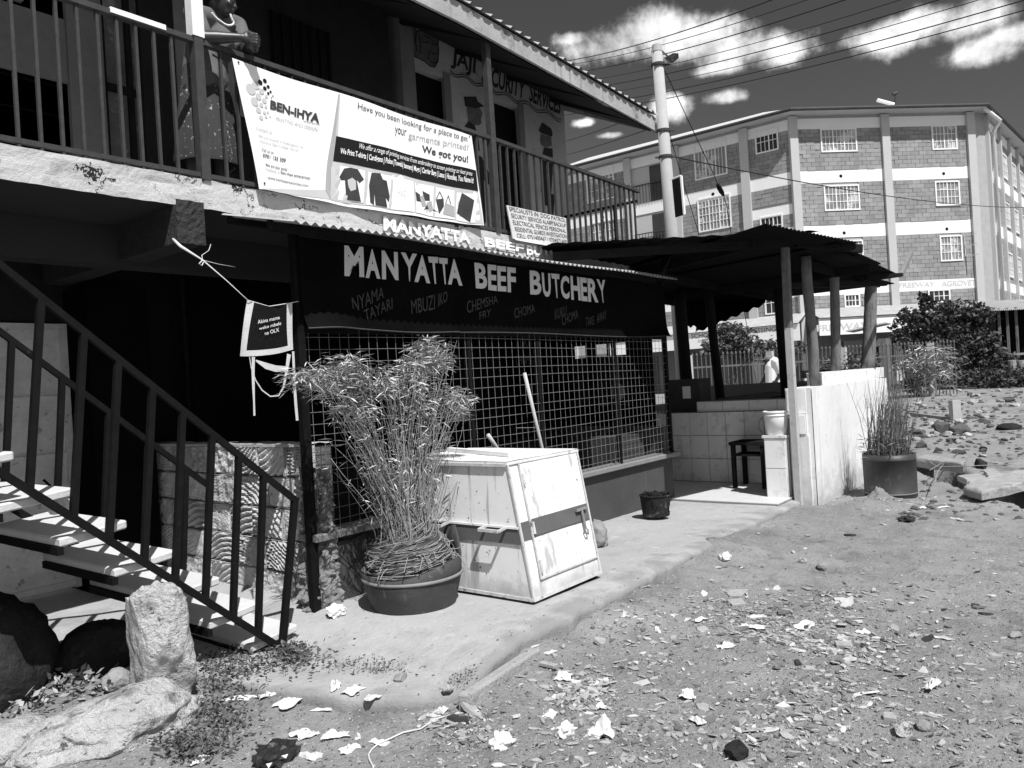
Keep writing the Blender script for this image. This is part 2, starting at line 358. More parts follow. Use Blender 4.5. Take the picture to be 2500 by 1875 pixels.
# balcony slab, front edge built as an uneven surface
s = MB()
def slab_fn(u, v):
    x = -4 + 12.86 * u; z = 2.9 + .2 * v
    return Vector((x, YS - .008 * fbm(x * 3, z * 9, 2) - .012 * max(0, fbm(x * 1.5, z * 4, 6)), z + (.010 * fbm(x * 4, 2.2, 1) if v in (0, 1) else 0)))
s.grid(slab_fn, 360, 6)
s.add([(-4, YS, 3.1), (8.86, YS, 3.1), (8.86, YW, 3.1), (-4, YW, 3.1)], [(0, 1, 2, 3)])
s.add([(8.86, YS, 2.9), (8.86, YG, 2.9), (8.86, YG, 3.1), (8.86, YS, 3.1)], [(0, 1, 2, 3)])
s.build('balcony_slab', M_slab, BLD)
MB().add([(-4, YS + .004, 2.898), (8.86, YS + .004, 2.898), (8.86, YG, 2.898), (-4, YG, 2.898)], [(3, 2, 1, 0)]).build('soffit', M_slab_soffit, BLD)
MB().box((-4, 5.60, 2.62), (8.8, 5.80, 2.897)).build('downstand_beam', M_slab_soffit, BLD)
cb = MB()
cb.grid(lambda u, v: Vector((2.585 + .195 * u, 4.755 + .01 * nse(u * 9, v * 9), 2.645 + .285 * v + .006 * nse(u * 7, v * 3))), 8, 10)
cb.box((2.59, 4.768, 2.65), (2.775, 6.95, 2.896)); cb.build('beam_end', M_conc_rough, BLD)
# ground floor wall with the steel door and the grilled window
gw = MB(); gw.box((-4, YG, -.1), (1.25, YG + .2, 2.9)); gw.box((2.75, YG, -.1), (3.8, YG + .2, 2.9)); gw.box((1.25, YG, 2.35), (2.75, YG + .2, 2.9))
gw.box((3.8, YG, -.1), (5.06, YG + .2, 1.46)); gw.box((3.8, YG, 2.8), (5.06, YG + .2, 2.9)); gw.box((5.06, YG, -.1), (8.1, YG + .2, 2.9)); gw.box((8.1, YG, -.1), (8.8, YG + .2, 1.3)); gw.box((8.1, YG, 1.95), (8.8, YG + .2, 2.9))
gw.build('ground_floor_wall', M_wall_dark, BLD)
dr = MB().box((1.28, YG - .01, .12), (2.72, YG + .04, 2.33)).build('steel_door', M_door, BLD)
for x in (1.28, 1.98, 2.05, 2.70): MB().box((x, YG - .05, .12), (x + .05, YG - .011, 2.33)).build('door_rib', M_door, dr)
for z in (.13, .62, 1.2, 1.68, 2.28): MB().box((1.34, YG - .035, z), (2.70, YG - .012, z + .05)).build('door_rail', M_door, dr)
MB().tube([(2.62, YG - .06, 1.12), (2.60, YG - .09, 1.02), (2.55, YG - .09, .98), (2.50, YG - .06, 1.05)], .012, 6).build('padlock', M_steel, dr)
wg = MB().box((3.83, YG + .06, 1.48), (5.04, YG + .09, 2.78)).build('ground_window', M_glassdark, BLD)
for x in (3.82, 4.42, 5.0): MB().box((x, YG - .02, 1.46), (x + .05, YG + .05, 2.8)).build('window_frame', M_railsteel, wg)
for i in range(9): MB().box((3.87, YG + .0, 1.50 + i * .155), (5.0, YG + .02, 1.512 + i * .155)).build('louvre_bar', M_railsteel, wg)
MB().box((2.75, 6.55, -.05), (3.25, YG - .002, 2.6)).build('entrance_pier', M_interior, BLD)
# upper wall: dark stone on the left, plastered office on the right
uw = MB(); uw.box((-4, YW, 3.11), (1.55, YW + .2, 5.9)); uw.box((1.55, YW, 5.2), (5.75, YW + .2, 5.9)); uw.box((3.05, YW, 3.11), (5.75, YW + .2, 5.2))
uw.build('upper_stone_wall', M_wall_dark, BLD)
def yw(k, x, y, yy=YW): return PY(*zz(k, x, y), yy)
xa, xb = yw('z3', 205, 400).x, yw('z3', 300, 400).x
MB().box((xa, YW - .06, 3.11), (xb, YW + .19, 5.9)).build('pilaster', M_plaster2, BLD)
d1x0, d1x1 = yw('z3', 300, 600).x, yw('z3', 585, 700).x; d1t = yw('z3', 580, 570).z
d2x0, d2x1 = yw('z3', 905, 800).x, yw('z3', 1110, 850).x; d2t = yw('z3', 1100, 780).z
xr = 9.05
pw = MB(); pw.box((xb, YW, d1t), (d2x0, YW + .19, 5.9)); pw.box((d1x1, YW, 3.11), (d2x0, YW + .19, d1t)); pw.box((d2x0, YW, d2t), (xr, YW + .19, 5.9)); pw.box((d2x1, YW, 3.11), (xr, YW + .19, d2t))
pw.box((xr - .2, YW + .2, 3.11), (xr, 9.5, 5.9)); pw.build('office_wall', M_plaster, BLD)
for (x0, x1, zt) in ((d1x0, d1x1, d1t), (d2x0, d2x1, d2t)):
    d = MB().box((x0 + .002, YW + .12, 3.11), (x1 - .002, YW + .16, zt - .002)).build('office_door', M_steel, BLD)
    MB().box((x1 - .10, YW - .012, 3.11), (x1 + .015, YW - .002, zt + .06)).build('door_reveal', M_plaster2, d)
    for q in range(3): MB().box((x0 + .06, YW + .10, 3.3 + q * .62), (x1 - .16, YW + .118, 3.34 + q * .62)).build('door_rail', M_timber_dark, d)
# left door, pilaster and window on the upper floor
x0, x1 = yw('z1', 520, 700).x, yw('z1', 790, 700).x
MB().box((x0, YW - .05, 3.11), (x1, YW - .003, 5.3)).build('pilaster', M_plaster2, BLD)
x2, x3 = yw('z1', 800, 800).x, yw('z1', 1420, 900).x
d = MB().box((x2, YW + .05, 3.11), (x3, YW + .09, 5.15)).build('panelled_door', mat('worn_door', .12, .35, 4, .7, .1, 30, spots=[(7, .56, .08, .26)]), BLD)
for i in range(4):
    x = x2 + (x3 - x2) * i / 3.15; MB().box((x, YW + .02, 3.11), (x + .045, YW + .048, 5.15)).build('door_stile', M_timber_dark, d)
for z in (3.4, 4.05, 4.9): MB().box((x2 + .05, YW + .022, z), (x3 - .05, YW + .047, z + .06)).build('door_rail', M_timber_dark, d)
xw = yw('z1', 100, 100).x
w = MB().box((xw - 1.1, YW - .02, 4.55), (xw, YW - .004, 5.3)).build('upper_window', M_glassdark, BLD)
MB().box((xw - 1.15, YW - .06, 4.50), (xw + .05, YW - .003, 4.548)).build('window_sill', M_plaster2, w)
MB().box((x0 - 2.5, YW - .03, 4.0), (x0 - .002, YW - .004, 4.47)).build('rendered_panel', M_plaster2, BLD)
for i in range(6): MB().box((-3.0, YW - .012, 3.30 + i * .22), (x0 - .004, YW - .003, 3.31 + i * .22)).build('mortar_joint', M_interior, BLD)
wx0, wx1 = yw('z2', 480, 200).x, yw('z2', 900, 300).x
w = MB().box((wx0, YW - .03, 4.0), (wx1, YW - .004, 5.15)).build('upper_window', M_glassdark, BLD)
for i in range(7): MB().box((wx0 + (wx1 - wx0) * i / 6.3, YW - .055, 4.0), (wx0 + (wx1 - wx0) * i / 6.3 + .025, YW - .031, 5.15)).build('window_bar', M_steel, w)
MB().box((3.33, YW - .02, 4.1), (3.95, YW - .005, 4.95)).build('wall_poster', mat('old_poster', .2, .2, 8, .8), BLD)
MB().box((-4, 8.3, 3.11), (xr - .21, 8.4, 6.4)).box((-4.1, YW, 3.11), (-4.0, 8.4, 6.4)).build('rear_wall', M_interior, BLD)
# painted sign on the office wall
def q(k, pts, y): return [PY(*zz(k, *a), y) for a in pts]
YT = YW - .004
text('JAJI', q('z3', [(600, 345), (775, 415), (765, 565), (590, 490)], YT), M_paint_black, BLD, .03)
text('SECURITY', q('z3', [(820, 455), (1130, 585), (1120, 715), (812, 590)], YT), M_paint_black, BLD, .03)
text('SERVICES', q('z3', [(1165, 600), (1390, 705), (1378, 825), (1155, 730)], YT), M_paint_black, BLD, .03)
m = MB()
for off in (0, 18):
    pts = [(585 + t * 800, 505 + off + t * 345 + 14 * math.sin(t * 34)) for t in [i / 60 for i in range(61)]]
    m.tube([PY(*zz('z3', *a), YT - .002) for a in pts], .006, 4)
m.build('painted_wave_line', M_paint_black, BLD)
def face_paint(name, k, polys, matr, y=YT, par=BLD):
    m = MB()
    for i, pl in enumerate(polys): m.poly([PY(*zz(k, *a), y - .001 * i) for a in pl])
    return m.build(name, matr, par)
# animal head emblem: rounded head with ears, mane lines and muzzle
hd = [(300,180),(330,195),(345,225),(400,215),(455,245),(490,240),(508,265),(500,310),(505,370),(500,440),(475,485),(440,475),(400,440),(350,415),(310,400),(298,330)]
face_paint('painted_emblem', 'z3', [hd], M_paint_mid, YT + .001)
m = MB()
for pl in [[(305,190),(320,260),(312,330),(330,400)],[(345,230),(335,300),(350,370)],[(400,260),(440,275),(470,300)],[(385,300),(415,310),(430,300)],[(455,315),(485,325),(495,315)],[(440,370),(430,420),(455,450),(490,455)],[(455,380),(475,395),(495,385)],[(360,250),(375,320),(370,390)],[(480,250),(490,280)],hd+[hd[0]]]:
    m.tube([PY(*zz('z3', *a), YT - .002) for a in pl], .007, 4)
m.build('painted_emblem_lines', M_paint_black, BLD)
# two guard silhouettes
def guard(k, cap, head, body, low):
    m = MB()
    for i, pl in enumerate((cap, body, low)): m.poly([PY(*zz(k, *a), YT - .001 * (i + 1)) for a in pl])
    o = m.build('painted_guard', M_paint_black, BLD)
    MB().poly([PY(*zz(k, *a), YT) for a in head]).build('painted_guard_face', M_paint_mid, o)
guard('z3', [(685,695),(775,695),(785,730),(835,765),(770,780),(695,765)], [(705,770),(800,775),(820,815),(808,860),(815,885),(790,905),(770,900),(760,920),(720,880)],
      [(720,870),(765,905),(785,960),(800,1080),(760,1120),(690,1100),(672,940)], [(760,1110),(815,1130),(885,1290),(880,1340),(830,1300),(845,1600),(800,1640),(770,1300)])
guard('z3', [(1225,940),(1250,880),(1315,925),(1325,960),(1320,985),(1245,960)], [(1240,965),(1315,985),(1320,1050),(1275,1060),(1245,1045),(1235,1010)],
      [(1265,1060),(1325,1070),(1328,1180),(1315,1400),(1240,1380),(1255,1250),(1245,1140)], [(1255,1385),(1340,1400),(1330,1560),(1295,1560),(1290,1480),(1265,1480)])
# roof: ribbed sheet, fascia board, rafters
zf = lambda x: 5.0 if x < 5.5 else 5.0 - .18 * ((x - 5.5) / 3.7)
XR = 9.22
fa = MB()
for i in range(14):
    a, b = -4 + (XR + 4) * i / 14, -4 + (XR + 4) * (i + 1) / 14
    fa.hexa([(a, 4.70, zf(a)), (b, 4.70, zf(b)), (b, 4.73, zf(b)), (a, 4.73, zf(a)), (a, 4.70, zf(a) + .185), (b, 4.70, zf(b) + .185), (b, 4.73, zf(b) + .185), (a, 4.73, zf(a) + .185)])
RF = MB()
def rib_z(x):
    t = ((x + 4) / .154) % 1.0
    return .035 * (sst(0, .12, t) - sst(.30, .42, t))
nrx = int((XR + .06 + 4) / .0193)
sl = .475
RF.grid(lambda u, v: Vector((-4 + (XR + .06 + 4) * u, 4.66 + 3.4 * v, zf(-4 + (XR + 4.06) * u) + .19 + 3.4 * v * sl + rib_z(-4 + (XR + .06 + 4) * u) + .004)), nrx, 3)
roof = RF.build('roof', M_roofsheet, BLD)
fa.build('fascia_board', M_fascia, roof)
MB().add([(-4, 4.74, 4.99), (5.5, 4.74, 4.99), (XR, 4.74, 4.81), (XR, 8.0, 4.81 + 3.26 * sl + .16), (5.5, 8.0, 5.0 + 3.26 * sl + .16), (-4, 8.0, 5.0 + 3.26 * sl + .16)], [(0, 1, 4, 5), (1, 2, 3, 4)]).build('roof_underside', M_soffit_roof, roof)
for i in range(14):
    x = -3.6 + i * .95; MB().bar((x, 4.75, zf(x) + .05), (x, 6.9, zf(x) + .05 + 2.15 * sl), .05, .09).build('rafter', M_timber_dark, roof)
vb = MB().bar((XR, 4.72, 4.90), (XR, 6.6, 4.90 + 1.88 * sl), .03, .18).build('verge_board', M_fascia, roof)
# balcony posts
MB().box((2.79, YS - .02, 4.07), (2.875, YS + .06, 5.15)).build('white_post_shaft', M_postwhite, BLD)
MB().box((2.80, YS - .015, 3.1), (2.865, YS + .055, 4.068)).build('dark_post_base', M_railsteel, BLD)
MB().box((5.90, YS - .015, 3.1), (5.965, YS + .045, 5.10)).build('steel_post', M_railsteel, BLD)
# railing
RL = MB().bar((-4, YS + .02, 4.055), (5.94, YS + .02, 4.045), .05, .035).bar((5.94, YS + .02, 4.045), (8.90, YS + .02, 3.985), .05, .035).build('railing', M_railsteel, BLD)
bm = MB().box((-.009, -.012, 0), (.009, .012, .93)).mesh('baluster', M_railsteel, Vector((0, 0, 0)))
x = -.05
while x < 8.86:
    if abs(x - 2.83) > .06 and abs(x - 5.93) > .05: inst('baluster', bm, (x, YS + .02, 3.1), RL)
    x += .1175
MB().bar((-4, YS + .02, 3.135), (8.86, YS + .02, 3.135), .03, .03).build('bottom_rail', M_railsteel, RL)
MB().bar((8.86, YS + .03, 3.86), (8.86, YW - .002, 3.86), .035, .03).build('return_rail', M_steel, RL)
for i in range(6): MB().bar((8.86, YS + .2 + i * .18, 3.1), (8.86, YS + .2 + i * .18, 3.846), .02, .02).build('return_baluster', M_steel, RL)
for px_, in ((590,), ):
    pass
w_ = PY(*zz('z1', 845, 60), YS); w2_ = PY(*zz('z1', 1275, 215), YS)
MB().bar((w_.x, YS + .018, 4.0585), (w2_.x, YS + .018, 4.058), .056, .034).build('white_tape', M_white, RL)
# painted name on the slab edge
YL = YS - .022
for sx_, pts in (('MANYATTA', [(1045, 120), (1975, 300), (1985, 420), (1045, 275)]), ('BEEF', [(2135, 345), (2560, 430), (2560, 510), (2140, 450)]), ):
    text(sx_, q('b1', pts, YL), M_white_print, BLD, .035)
text('BUTC', q('b2', [(545, 150), (845, 190), (855, 262), (550, 250)], YL), M_white_print, BLD, .035)
# ------------------------------------------------------------------ printed banner on the railing
M_banner = mat('banner_vinyl', .82, .02, 2, .45, .05, 20, spec=.3)
M_ban_grey = mat('banner_grey', .36, .02, 2, .5)
M_ban_lgrey = mat('banner_light_grey', .5, .02, 2, .5)
M_ban_dark = mat('banner_dark', .05, .2, 9, .5)
YB = 4.752
def bwarp(p): return Vector((p.x, p.y - .016 * math.sin(p.x * 5.1 + p.z * 3) - .012 * math.sin(p.x * 13 + p.z * 7) * max(0, 4.0 - p.z), p.z))
bc = q('z2', [(190, 125), (1915, 685), (2000, 1330), (385, 1068)], YB)
bm_ = MB()
def bfn(u, v):
    p = bil(bc, u, v)
    if v < .3: p.z -= .018 * math.sin(u * math.pi) * (1 - v / .3)
    return bwarp(p)
bm_.grid(bfn, 60, 16)
BAN = bm_.build('banner', M_banner, smooth=True)
tag(BAN, 'white printing advert banner tied to the balcony railing', 'banner')
def bpoly(polys, matr, off, name='print_patch'):
    for pl in polys:
        m = MB()
        pts = [PY(*zz('z2', *a), YB) for a in pl]
        n_ = len(pts)
        if n_ == 4:   # subdivide so that it follows the waves
            qq = [pts[0], pts[1], pts[2], pts[3]]; m.grid(lambda u, v: bwarp(bil(qq, u, v)) + Vector((0, -off, 0)), 16, 3)
        else: m.poly([bwarp(p) + Vector((0, -off, 0)) for p in pts])
        m.build(name, matr, BAN)
bpoly([[(955, 382), (968, 388), (945, 1152), (905, 1143)], [(388, 1066), (872, 1074), (908, 1142), (520, 1096)], [(932, 862), (1956, 1086), (1994, 1322), (908, 1144)]], M_ban_lgrey, .002)
bpoly([[(868, 1072), (955, 382), (962, 388), (908, 1140)]], M_ban_grey, .004)
bpoly([[(946, 684), (1943, 935), (1956, 1086), (932, 861)]], M_black_print, .004, 'print_band')
bpoly([[(980, 895), (1148, 935), (1140, 1165), (968, 1140)], [(1172, 942), (1330, 975), (1325, 1205), (1160, 1178)], [(1345, 985), (1500, 1010), (1492, 1235), (1338, 1212)], [(1515, 1020), (1650, 1045), (1648, 1262), (1508, 1240)], [(1665, 1052), (1803, 1075), (1802, 1285), (1662, 1265)], [(1820, 1088), (1945, 1108), (1945, 1310), (1815, 1290)]], M_banner, .005, 'print_card')
bpoly([[(1005,918),(1045,912),(1095,925),(1140,1000),(1110,1025),(1090,1000),(1125,1158),(1030,1140),(1015,1000),(990,1000),(978,975)], [(1850,1093),(1928,1150),(1915,1305),(1820,1240)],
       [(1195,950),(1255,955),(1275,1000),(1300,1010),(1325,1120),(1320,1165),(1298,1130),(1310,1200),(1222,1185),(1215,1100),(1212,1185),(1185,1165),(1175,1040)], [(1512,1085),(1548,1105),(1560,1160),(1515,1155)], [(1570,1078),(1622,1105),(1625,1150),(1580,1150)], [(1665,1140),(1720,1135),(1722,1190),(1690,1245)], [(1690,1235),(1600,1200),(1570,1225),(1600,1180)]], M_ban_dark, .007, 'print_picture')
bpoly([[(1730,1165),(1800,1190),(1800,1268),(1715,1245)], [(1545,1120),(1575,1110),(1600,1190),(1560,1195)], [(1600,1165),(1635,1150),(1648,1215),(1622,1235)]], M_ban_grey, .008, 'print_picture')
bpoly([[(1030,1000),(1060,985),(1085,1010),(1088,1070),(1055,1080),(1040,1050)]], M_ban_lgrey, .009, 'print_picture')
for pts in ([(1668,1135),(1690,1085),(1715,1135)], [(1735,1165),(1755,1112),(1775,1175)]): MB().tube([bwarp(PY(*zz('z2', *a), YB)) + Vector((0, -.009, 0)) for a in pts], .004, 4).build('print_picture', M_ban_dark, BAN)
def dots(L, matr):
    for cx, cy, rr in L:
        c = bwarp(PY(*zz('z2', cx, cy), YB)) + Vector((0, -.004, 0)); MB().disc(c, rr / 2.949 / 365 * 1.25, 20, (0, -1, 0)).build('print_dot', matr, BAN)
dots([(397,300,16),(432,287,14),(430,342,13),(456,330,11),(455,378,9),(473,366,8),(490,397,5),(478,410,4)], M_black_print)
dots([(325,350,33),(362,320,26),(405,365,18),(382,403,20),(425,432,16),(352,440,26),(440,400,11),(402,463,14),(436,476,10),(380,500,18),(424,518,10),(400,555,14),(448,515,8),(437,548,9),(465,545,6)], M_ban_lgrey)
def bt(L, matr):
    for s_, pts, b_ in L: text(s_, q('z2', pts, YB), matr, BAN, b_, warp=bwarp, off=.0045 if matr is not M_white_print else .0075)
bt([('BEN-IHYA', [(470,425),(835,525),(830,590),(465,490)], .045), ('We got you!', [(1570,745),(1885,830),(1883,895),(1568,815)], .02), ('0701 125 309', [(405,815),(580,848),(577,878),(402,842)], .02), ('Ben-ihya enterprises', [(540,938),(755,980),(753,1006),(538,964)], .015), ('www.benihyaenterprises.com', [(438,978),(740,1034),(738,1058),(436,1002)], .01), ('Call us on', [(398,775),(490,797),(488,818),(396,797)], .01), ('We are also social', [(422,883),(590,915),(588,938),(420,906)], .01), ('enterprise', [(720,566),(835,592),(833,608),(718,582)], 0)], M_ban_dark)
bt([('Have you been looking for a place to get', [(1092,448),(1885,688),(1883,740),(1090,508)], 0), ('your', [(1372,618),(1458,640),(1455,705),(1368,682)], 0)], M_ban_dark)
bt([('garments printed?', [(1472,648),(1890,750),(1888,806),(1470,716)], 0), ('PRINTING AND DESIGN', [(508,545),(822,620),(818,648),(505,575)], -.005), ('Contact us', [(362,618),(480,646),(478,672),(360,642)], 0), ('We are located in Kawangware 46', [(375,675),(708,755),(706,780),(372,700)], 0), ('Opposite Bwd College Nairobi', [(385,712),(672,778),(670,802),(383,738)], 0), ('Facebook at', [(422,912),(532,934),(530,960),(420,937)], 0)], M_ban_grey)
bt([('We offer a range of printing services From embroidery to screen printing to heat press', [(1108,738),(1915,945),(1908,985),(1096,785)], 0), ('We Print T-shirts | Cardigans | Polos |Towels| banners| Mugs | Carrier Bags | Lesos | Hoodies, You Name It!', [(977,770),(1920,990),(1918,1042),(973,822)], .02), ('HOOD', [(1205,1018),(1282,1035),(1280,1075),(1205,1058)], .04)], M_white_print)
bt([('THE BLAZE', [(1370,1075),(1432,1088),(1430,1128),(1368,1112)], .0)], M_ban_grey)
for a in ((235, 158), (415, 1030), (1897, 690)): MB().disc(bwarp(PY(*zz('z2', *a), YB)) + Vector((0, -.006, 0)), .008, 10, (0, -1, 0)).build('eyelet', M_steel, BAN)
# hand-lettered board on the railing
bq = q('z6', [(1188, 2), (1508, 72), (1516, 215), (1222, 182)], 4.745)
SB = MB().prism(bq, (0, .012, 0)).build('notice_board', mat('board_paint', .62, .12, 5, .8, .1, 30, spots=[(9, .62, .06, .3)]))
tag(SB, 'hand lettered specialists notice board hung low on the railing', 'notice board')
SL = MB().prism(q('z6', [(1225, 178), (1430, 195), (1428, 225), (1240, 190)], 4.744), (0, .01, 0)).build('notice_strip', M_white, SB)
L_ = ['SPECIALISTS IN: DOG PATROL', 'SECURITY SERVICES ALARM BACKUP', 'ELECTRICAL FENCES PERSONAL', 'RESIDENTIAL GUARDS INVESTIGATION', 'CELL: 0751400467 / 0704571600']
for i, s_ in enumerate(L_):
    t0, t1 = 1 - (i + .12) / 5, 1 - (i + .82) / 5; ins = .025 + .012 * i
    text(s_, [bil(bq, ins, t0), bil(bq, .985, t0), bil(bq, .985, t1), bil(bq, ins, t1)], M_ban_dark, SB, .0, off=.003)

# ------------------------------------------------------------------ butchery stall under the balcony
YF = 4.35
BUT = empty('butchery_stall', (5.85, 4.6, .1), 'black painted butchery stall with wire mesh front under the balcony', 'butchery')
M_lowwall = mat('dark_wall_paint', .065, .14, 2.5, .75, .12, 35, spots=[(16, .70, .03, .3)], streak=(9, .66, .08, .17))
M_sill = mat('sill_paint', .20, .15, 7, .7, .1, 60)
M_signblack = mat('sign_black', .005, .3, 3, .6, spec=.01)
M_signpaint = mat('sign_letter_paint', .62, .05, 4, .6)
M_signdim = mat('sign_dim_paint', .055, .2, 10, .7)
M_wire = mat('galvanised_wire', .17, .25, 30, .45, spec=.5)
M_corr = mat('corrugated_iron', .36, .16, 2.2, .5, .05, 60, spots=[(5, .6, .1, .2)], spec=.4)
lw = MB(); lw.grid(lambda u, v: Vector((3.44 + 5.03 * u, YF + .004 * fbm(u * 9, v * 2), .02 + .59 * v)), 60, 4); lw.box((3.44, YF + .02, 0), (8.47, YF + .16, .61)); lw.box((8.30, YF + .02, 0), (8.465, 7.0, .98))
lw.build('low_wall', M_lowwall, BUT)
lp = MB(); lp.prism([(3.20, YF - .02, .03), (3.66, YF - .02, .03), (3.64, YF - .02, .60), (3.50, YF - .02, .57), (3.38, YF - .02, .58), (3.27, YF - .02, .42), (3.22, YF - .02, .2)], (0, .14, 0)); lp.build('broken_wall_end', M_lowwall, BUT)
bevel(MB().box((3.18, YF - .06, .612), (8.58, YF + .15, .662)).build('sill', M_sill, BUT), .006)
for x, w_ in ((3.19, .06), (4.88, .035), (5.86, .035), (7.27, .03), (8.46, .05)):
    MB().box((x - w_ / 2, YF - .015, .662 if x > 3.3 else .1), (x + w_ / 2, YF + .035, 2.72)).build('frame_post', M_steel, BUT)
MB().box((3.2, YF - .01, 2.03), (8.46, YF + .03, 2.075)).build('frame_beam', M_steel, BUT)
# woven wire front
vw = MB().tube([(0, 0, 0), (0, 0, .5), (0, 0, 1.0), (0, 0, 1.4)], .0021, 4).mesh('wire', M_wire, Vector((0, 0, 0)))
hw = MB().tube([(0, 0, 0), (5.22, 0, 0)], .0021, 4).mesh('wire', M_wire, Vector((0, 0, 0)))
MESH = MB().box((3.22, YF + .0, .664), (8.44, YF + .012, .676)).build('wire_front', M_wire, BUT)
rn = random.Random(3)
x = 3.25
while x < 8.42:
    inst('wire', vw, (x, YF - .006, .665), MESH, rot=(rn.uniform(-.004, .004), rn.uniform(-.006, .006), 0)); x += .0885
for i in range(16):
    z = .73 + i * .085; sag = rn.uniform(-.006, .006)
    m = MB().tube([(3.22 + 5.22 * t, YF - .012 + .01 * math.sin(t * 9 + i), z + .012 * math.sin(t * 6 + i * .4) * .6 + sag) for t in [j / 14 for j in range(15)]], .0021, 4)
    m.build('wire', M_wire, MESH)
# sign boards
def panel(x0, x1, name, bot):
    m = MB()
    def fn(u, v):
        x = x0 + (x1 - x0) * u; z = 2.055 + .625 * v
        b = (1 - v) ** 7
        return Vector((x, YF - .035 - bot(u) * b - .004 * math.sin(u * 5), z + .008 * math.sin(u * 7) * (1 - v)))
    m.grid(fn, 40, 12); o = m.build(name, M_signblack, BUT, smooth=True)
    MB().tube([fn(i / 40, 0) + Vector((0, -.003, -.002)) for i in range(41)], .006, 5).build('board_edge', M_railsteel, o)
    return o
S1 = panel(3.19, 4.735, 'sign_board', lambda u: .10 * math.exp(-((u - .12) / .14) ** 2) + .01)
S2 = panel(4.735, 8.46, 'sign_board', lambda u: .12 * math.exp(-((u - .94) / .06) ** 2) + .008)
YP = YF - .045
def sq(k, pts): return q(k, pts, YP)
for s_, pts in (('M', [(622,438),(828,455),(838,782),(624,768)]), ('A', [(890,478),(955,480),(1012,800),(852,788)]), ('N', [(1025,492),(1198,512),(1208,815),(1030,803)]), ('Y', [(1232,512),(1408,530),(1345,826),(1310,826)]), ('A', [(1435,542),(1490,546),(1550,850),(1380,832)]), ('T', [(1525,558),(1635,565),(1632,858),(1580,852)]), ('T', [(1640,572),(1738,578),(1735,860),(1690,856)]), ('A', [(1775,582),(1840,590),(1898,875),(1742,858)])):
    text(s_, sq('b1', pts), M_signpaint, S1 if s_ != 'A' or pts[0][0] < 1700 else S2, .04)
for s_, pts in (('B', [(32,325),(150,340),(162,588),(48,578)]), ('E', [(162,342),(250,352),(252,605),(170,595)]), ('E', [(256,358),(345,365),(348,612),(262,606)]), ('F', [(355,368),(438,378),(442,622),(360,616)]),
                ('B', [(575,402),(688,412),(692,645),(582,638)]), ('U', [(692,425),(778,432),(785,668),(710,660)]), ('T', [(785,432),(868,440),(862,676),(828,672)]), ('C', [(875,448),(962,462),(968,685),(885,680)]), ('H', [(975,455),(1062,468),(1080,698),(985,690)]), ('E', [(1068,470),(1135,478),(1145,708),(1085,702)]), ('R', [(1142,480),(1238,490),(1252,718),(1152,710)]), ('Y', [(1232,488),(1316,498),(1310,722),(1285,720)])):
    text(s_, sq('b2', pts), M_signpaint, S2, .035)
for s_, pts in (('NYAMA', [(350,500),(525,440),(525,500),(360,585)]), ('TAYARI', [(415,570),(570,500),(572,560),(425,628)]), ('MBUZI', [(670,515),(800,485),(800,565),(675,592)]), ('IKO', [(818,480),(868,465),(868,520),(818,550)])):
    text(s_, sq('z6', pts), M_signdim, S1, 0)
for s_, pts in (('CHEMSHA', [(972,520),(1138,488),(1140,530),(975,588)]), ('FRY', [(1040,580),(1105,560),(1100,600),(1042,620)]), ('CHOMA', [(1228,560),(1338,535),(1342,580),(1230,615)]), ('KUKU', [(1448,565),(1510,545),(1510,595),(1448,622)]), ('CHOMA', [(1485,600),(1572,565),(1575,610),(1488,655)]), ('TAKE', [(1615,610),(1660,600),(1660,645),(1615,658)]), ('AWAY', [(1675,590),(1725,570),(1728,615),(1675,640)])):
    text(s_, sq('z6', pts), M_signdim, S2, 0)
# corrugated awning
aw = MB(); AX0, AX1 = 2.92, 8.16
nA = int((AX1 - AX0) / .0728 * 8)
aw.grid(lambda u, v: Vector((AX0 + (AX1 - AX0) * u, 3.98 + .80 * v, 2.685 + .012 * math.sin(u * 9) + .19 * v + .011 * math.sin((AX1 - AX0) * u / .0728 * 2 * math.pi))), nA, 3)
AW = aw.build('awning', M_corr, BUT, smooth=True)
MB().bar((2.95, 4.28, 2.72), (8.14, 4.28, 2.72), .05, .07).build('awning_purlin', M_timber_dark, AW)
MB().bar((2.95, 4.74, 2.84), (8.14, 4.74, 2.84), .05, .05).build('awning_purlin', M_timber_dark, AW)
# interior: partition with painted words, counter and shelves
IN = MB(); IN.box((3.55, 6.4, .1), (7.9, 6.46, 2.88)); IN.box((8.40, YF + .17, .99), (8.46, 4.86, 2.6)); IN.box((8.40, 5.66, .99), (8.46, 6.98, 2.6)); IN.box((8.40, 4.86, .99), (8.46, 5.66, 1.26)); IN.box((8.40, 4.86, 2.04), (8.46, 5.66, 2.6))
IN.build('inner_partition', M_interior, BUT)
bv = MB()
bv.box((8.40, 5.10, 1.262), (8.42, 5.14, 2.038)); bv.box((8.40, 5.30, 1.262), (8.42, 5.46, 2.038)); bv.build('window_bar', M_steel, BUT)
MB().box((8.425, 4.862, 1.262), (8.432, 5.658, 1.88)).build('window_shutter', mat('shutter_grey', .02, .2, 6, .8), BUT)
MB().disc((8.405, 5.02, 1.42), .11, 20, (-1, 0, 0)).build('wall_clock', mat('clock_face', .25, .1, 9, .6), BUT)
MB().box((3.9, 5.7, .1), (8.2, 6.1, .95)).build('counter', M_timber_dark, BUT)
MB().box((7.6, YF + .25, .1), (8.25, YF + .7, .92)).build('crate', mat('crate_grey', .05, .2, 5, .9), BUT)
for s_, pts in (('KUKU', [(1240, 720), (1322, 715), (1322, 768), (1240, 772)]), ('CHOMA', [(1235, 812), (1328, 808), (1328, 862), (1238, 866)])):
    text(s_, q('z6', pts, 5.2), M_signdim, BUT, 0)
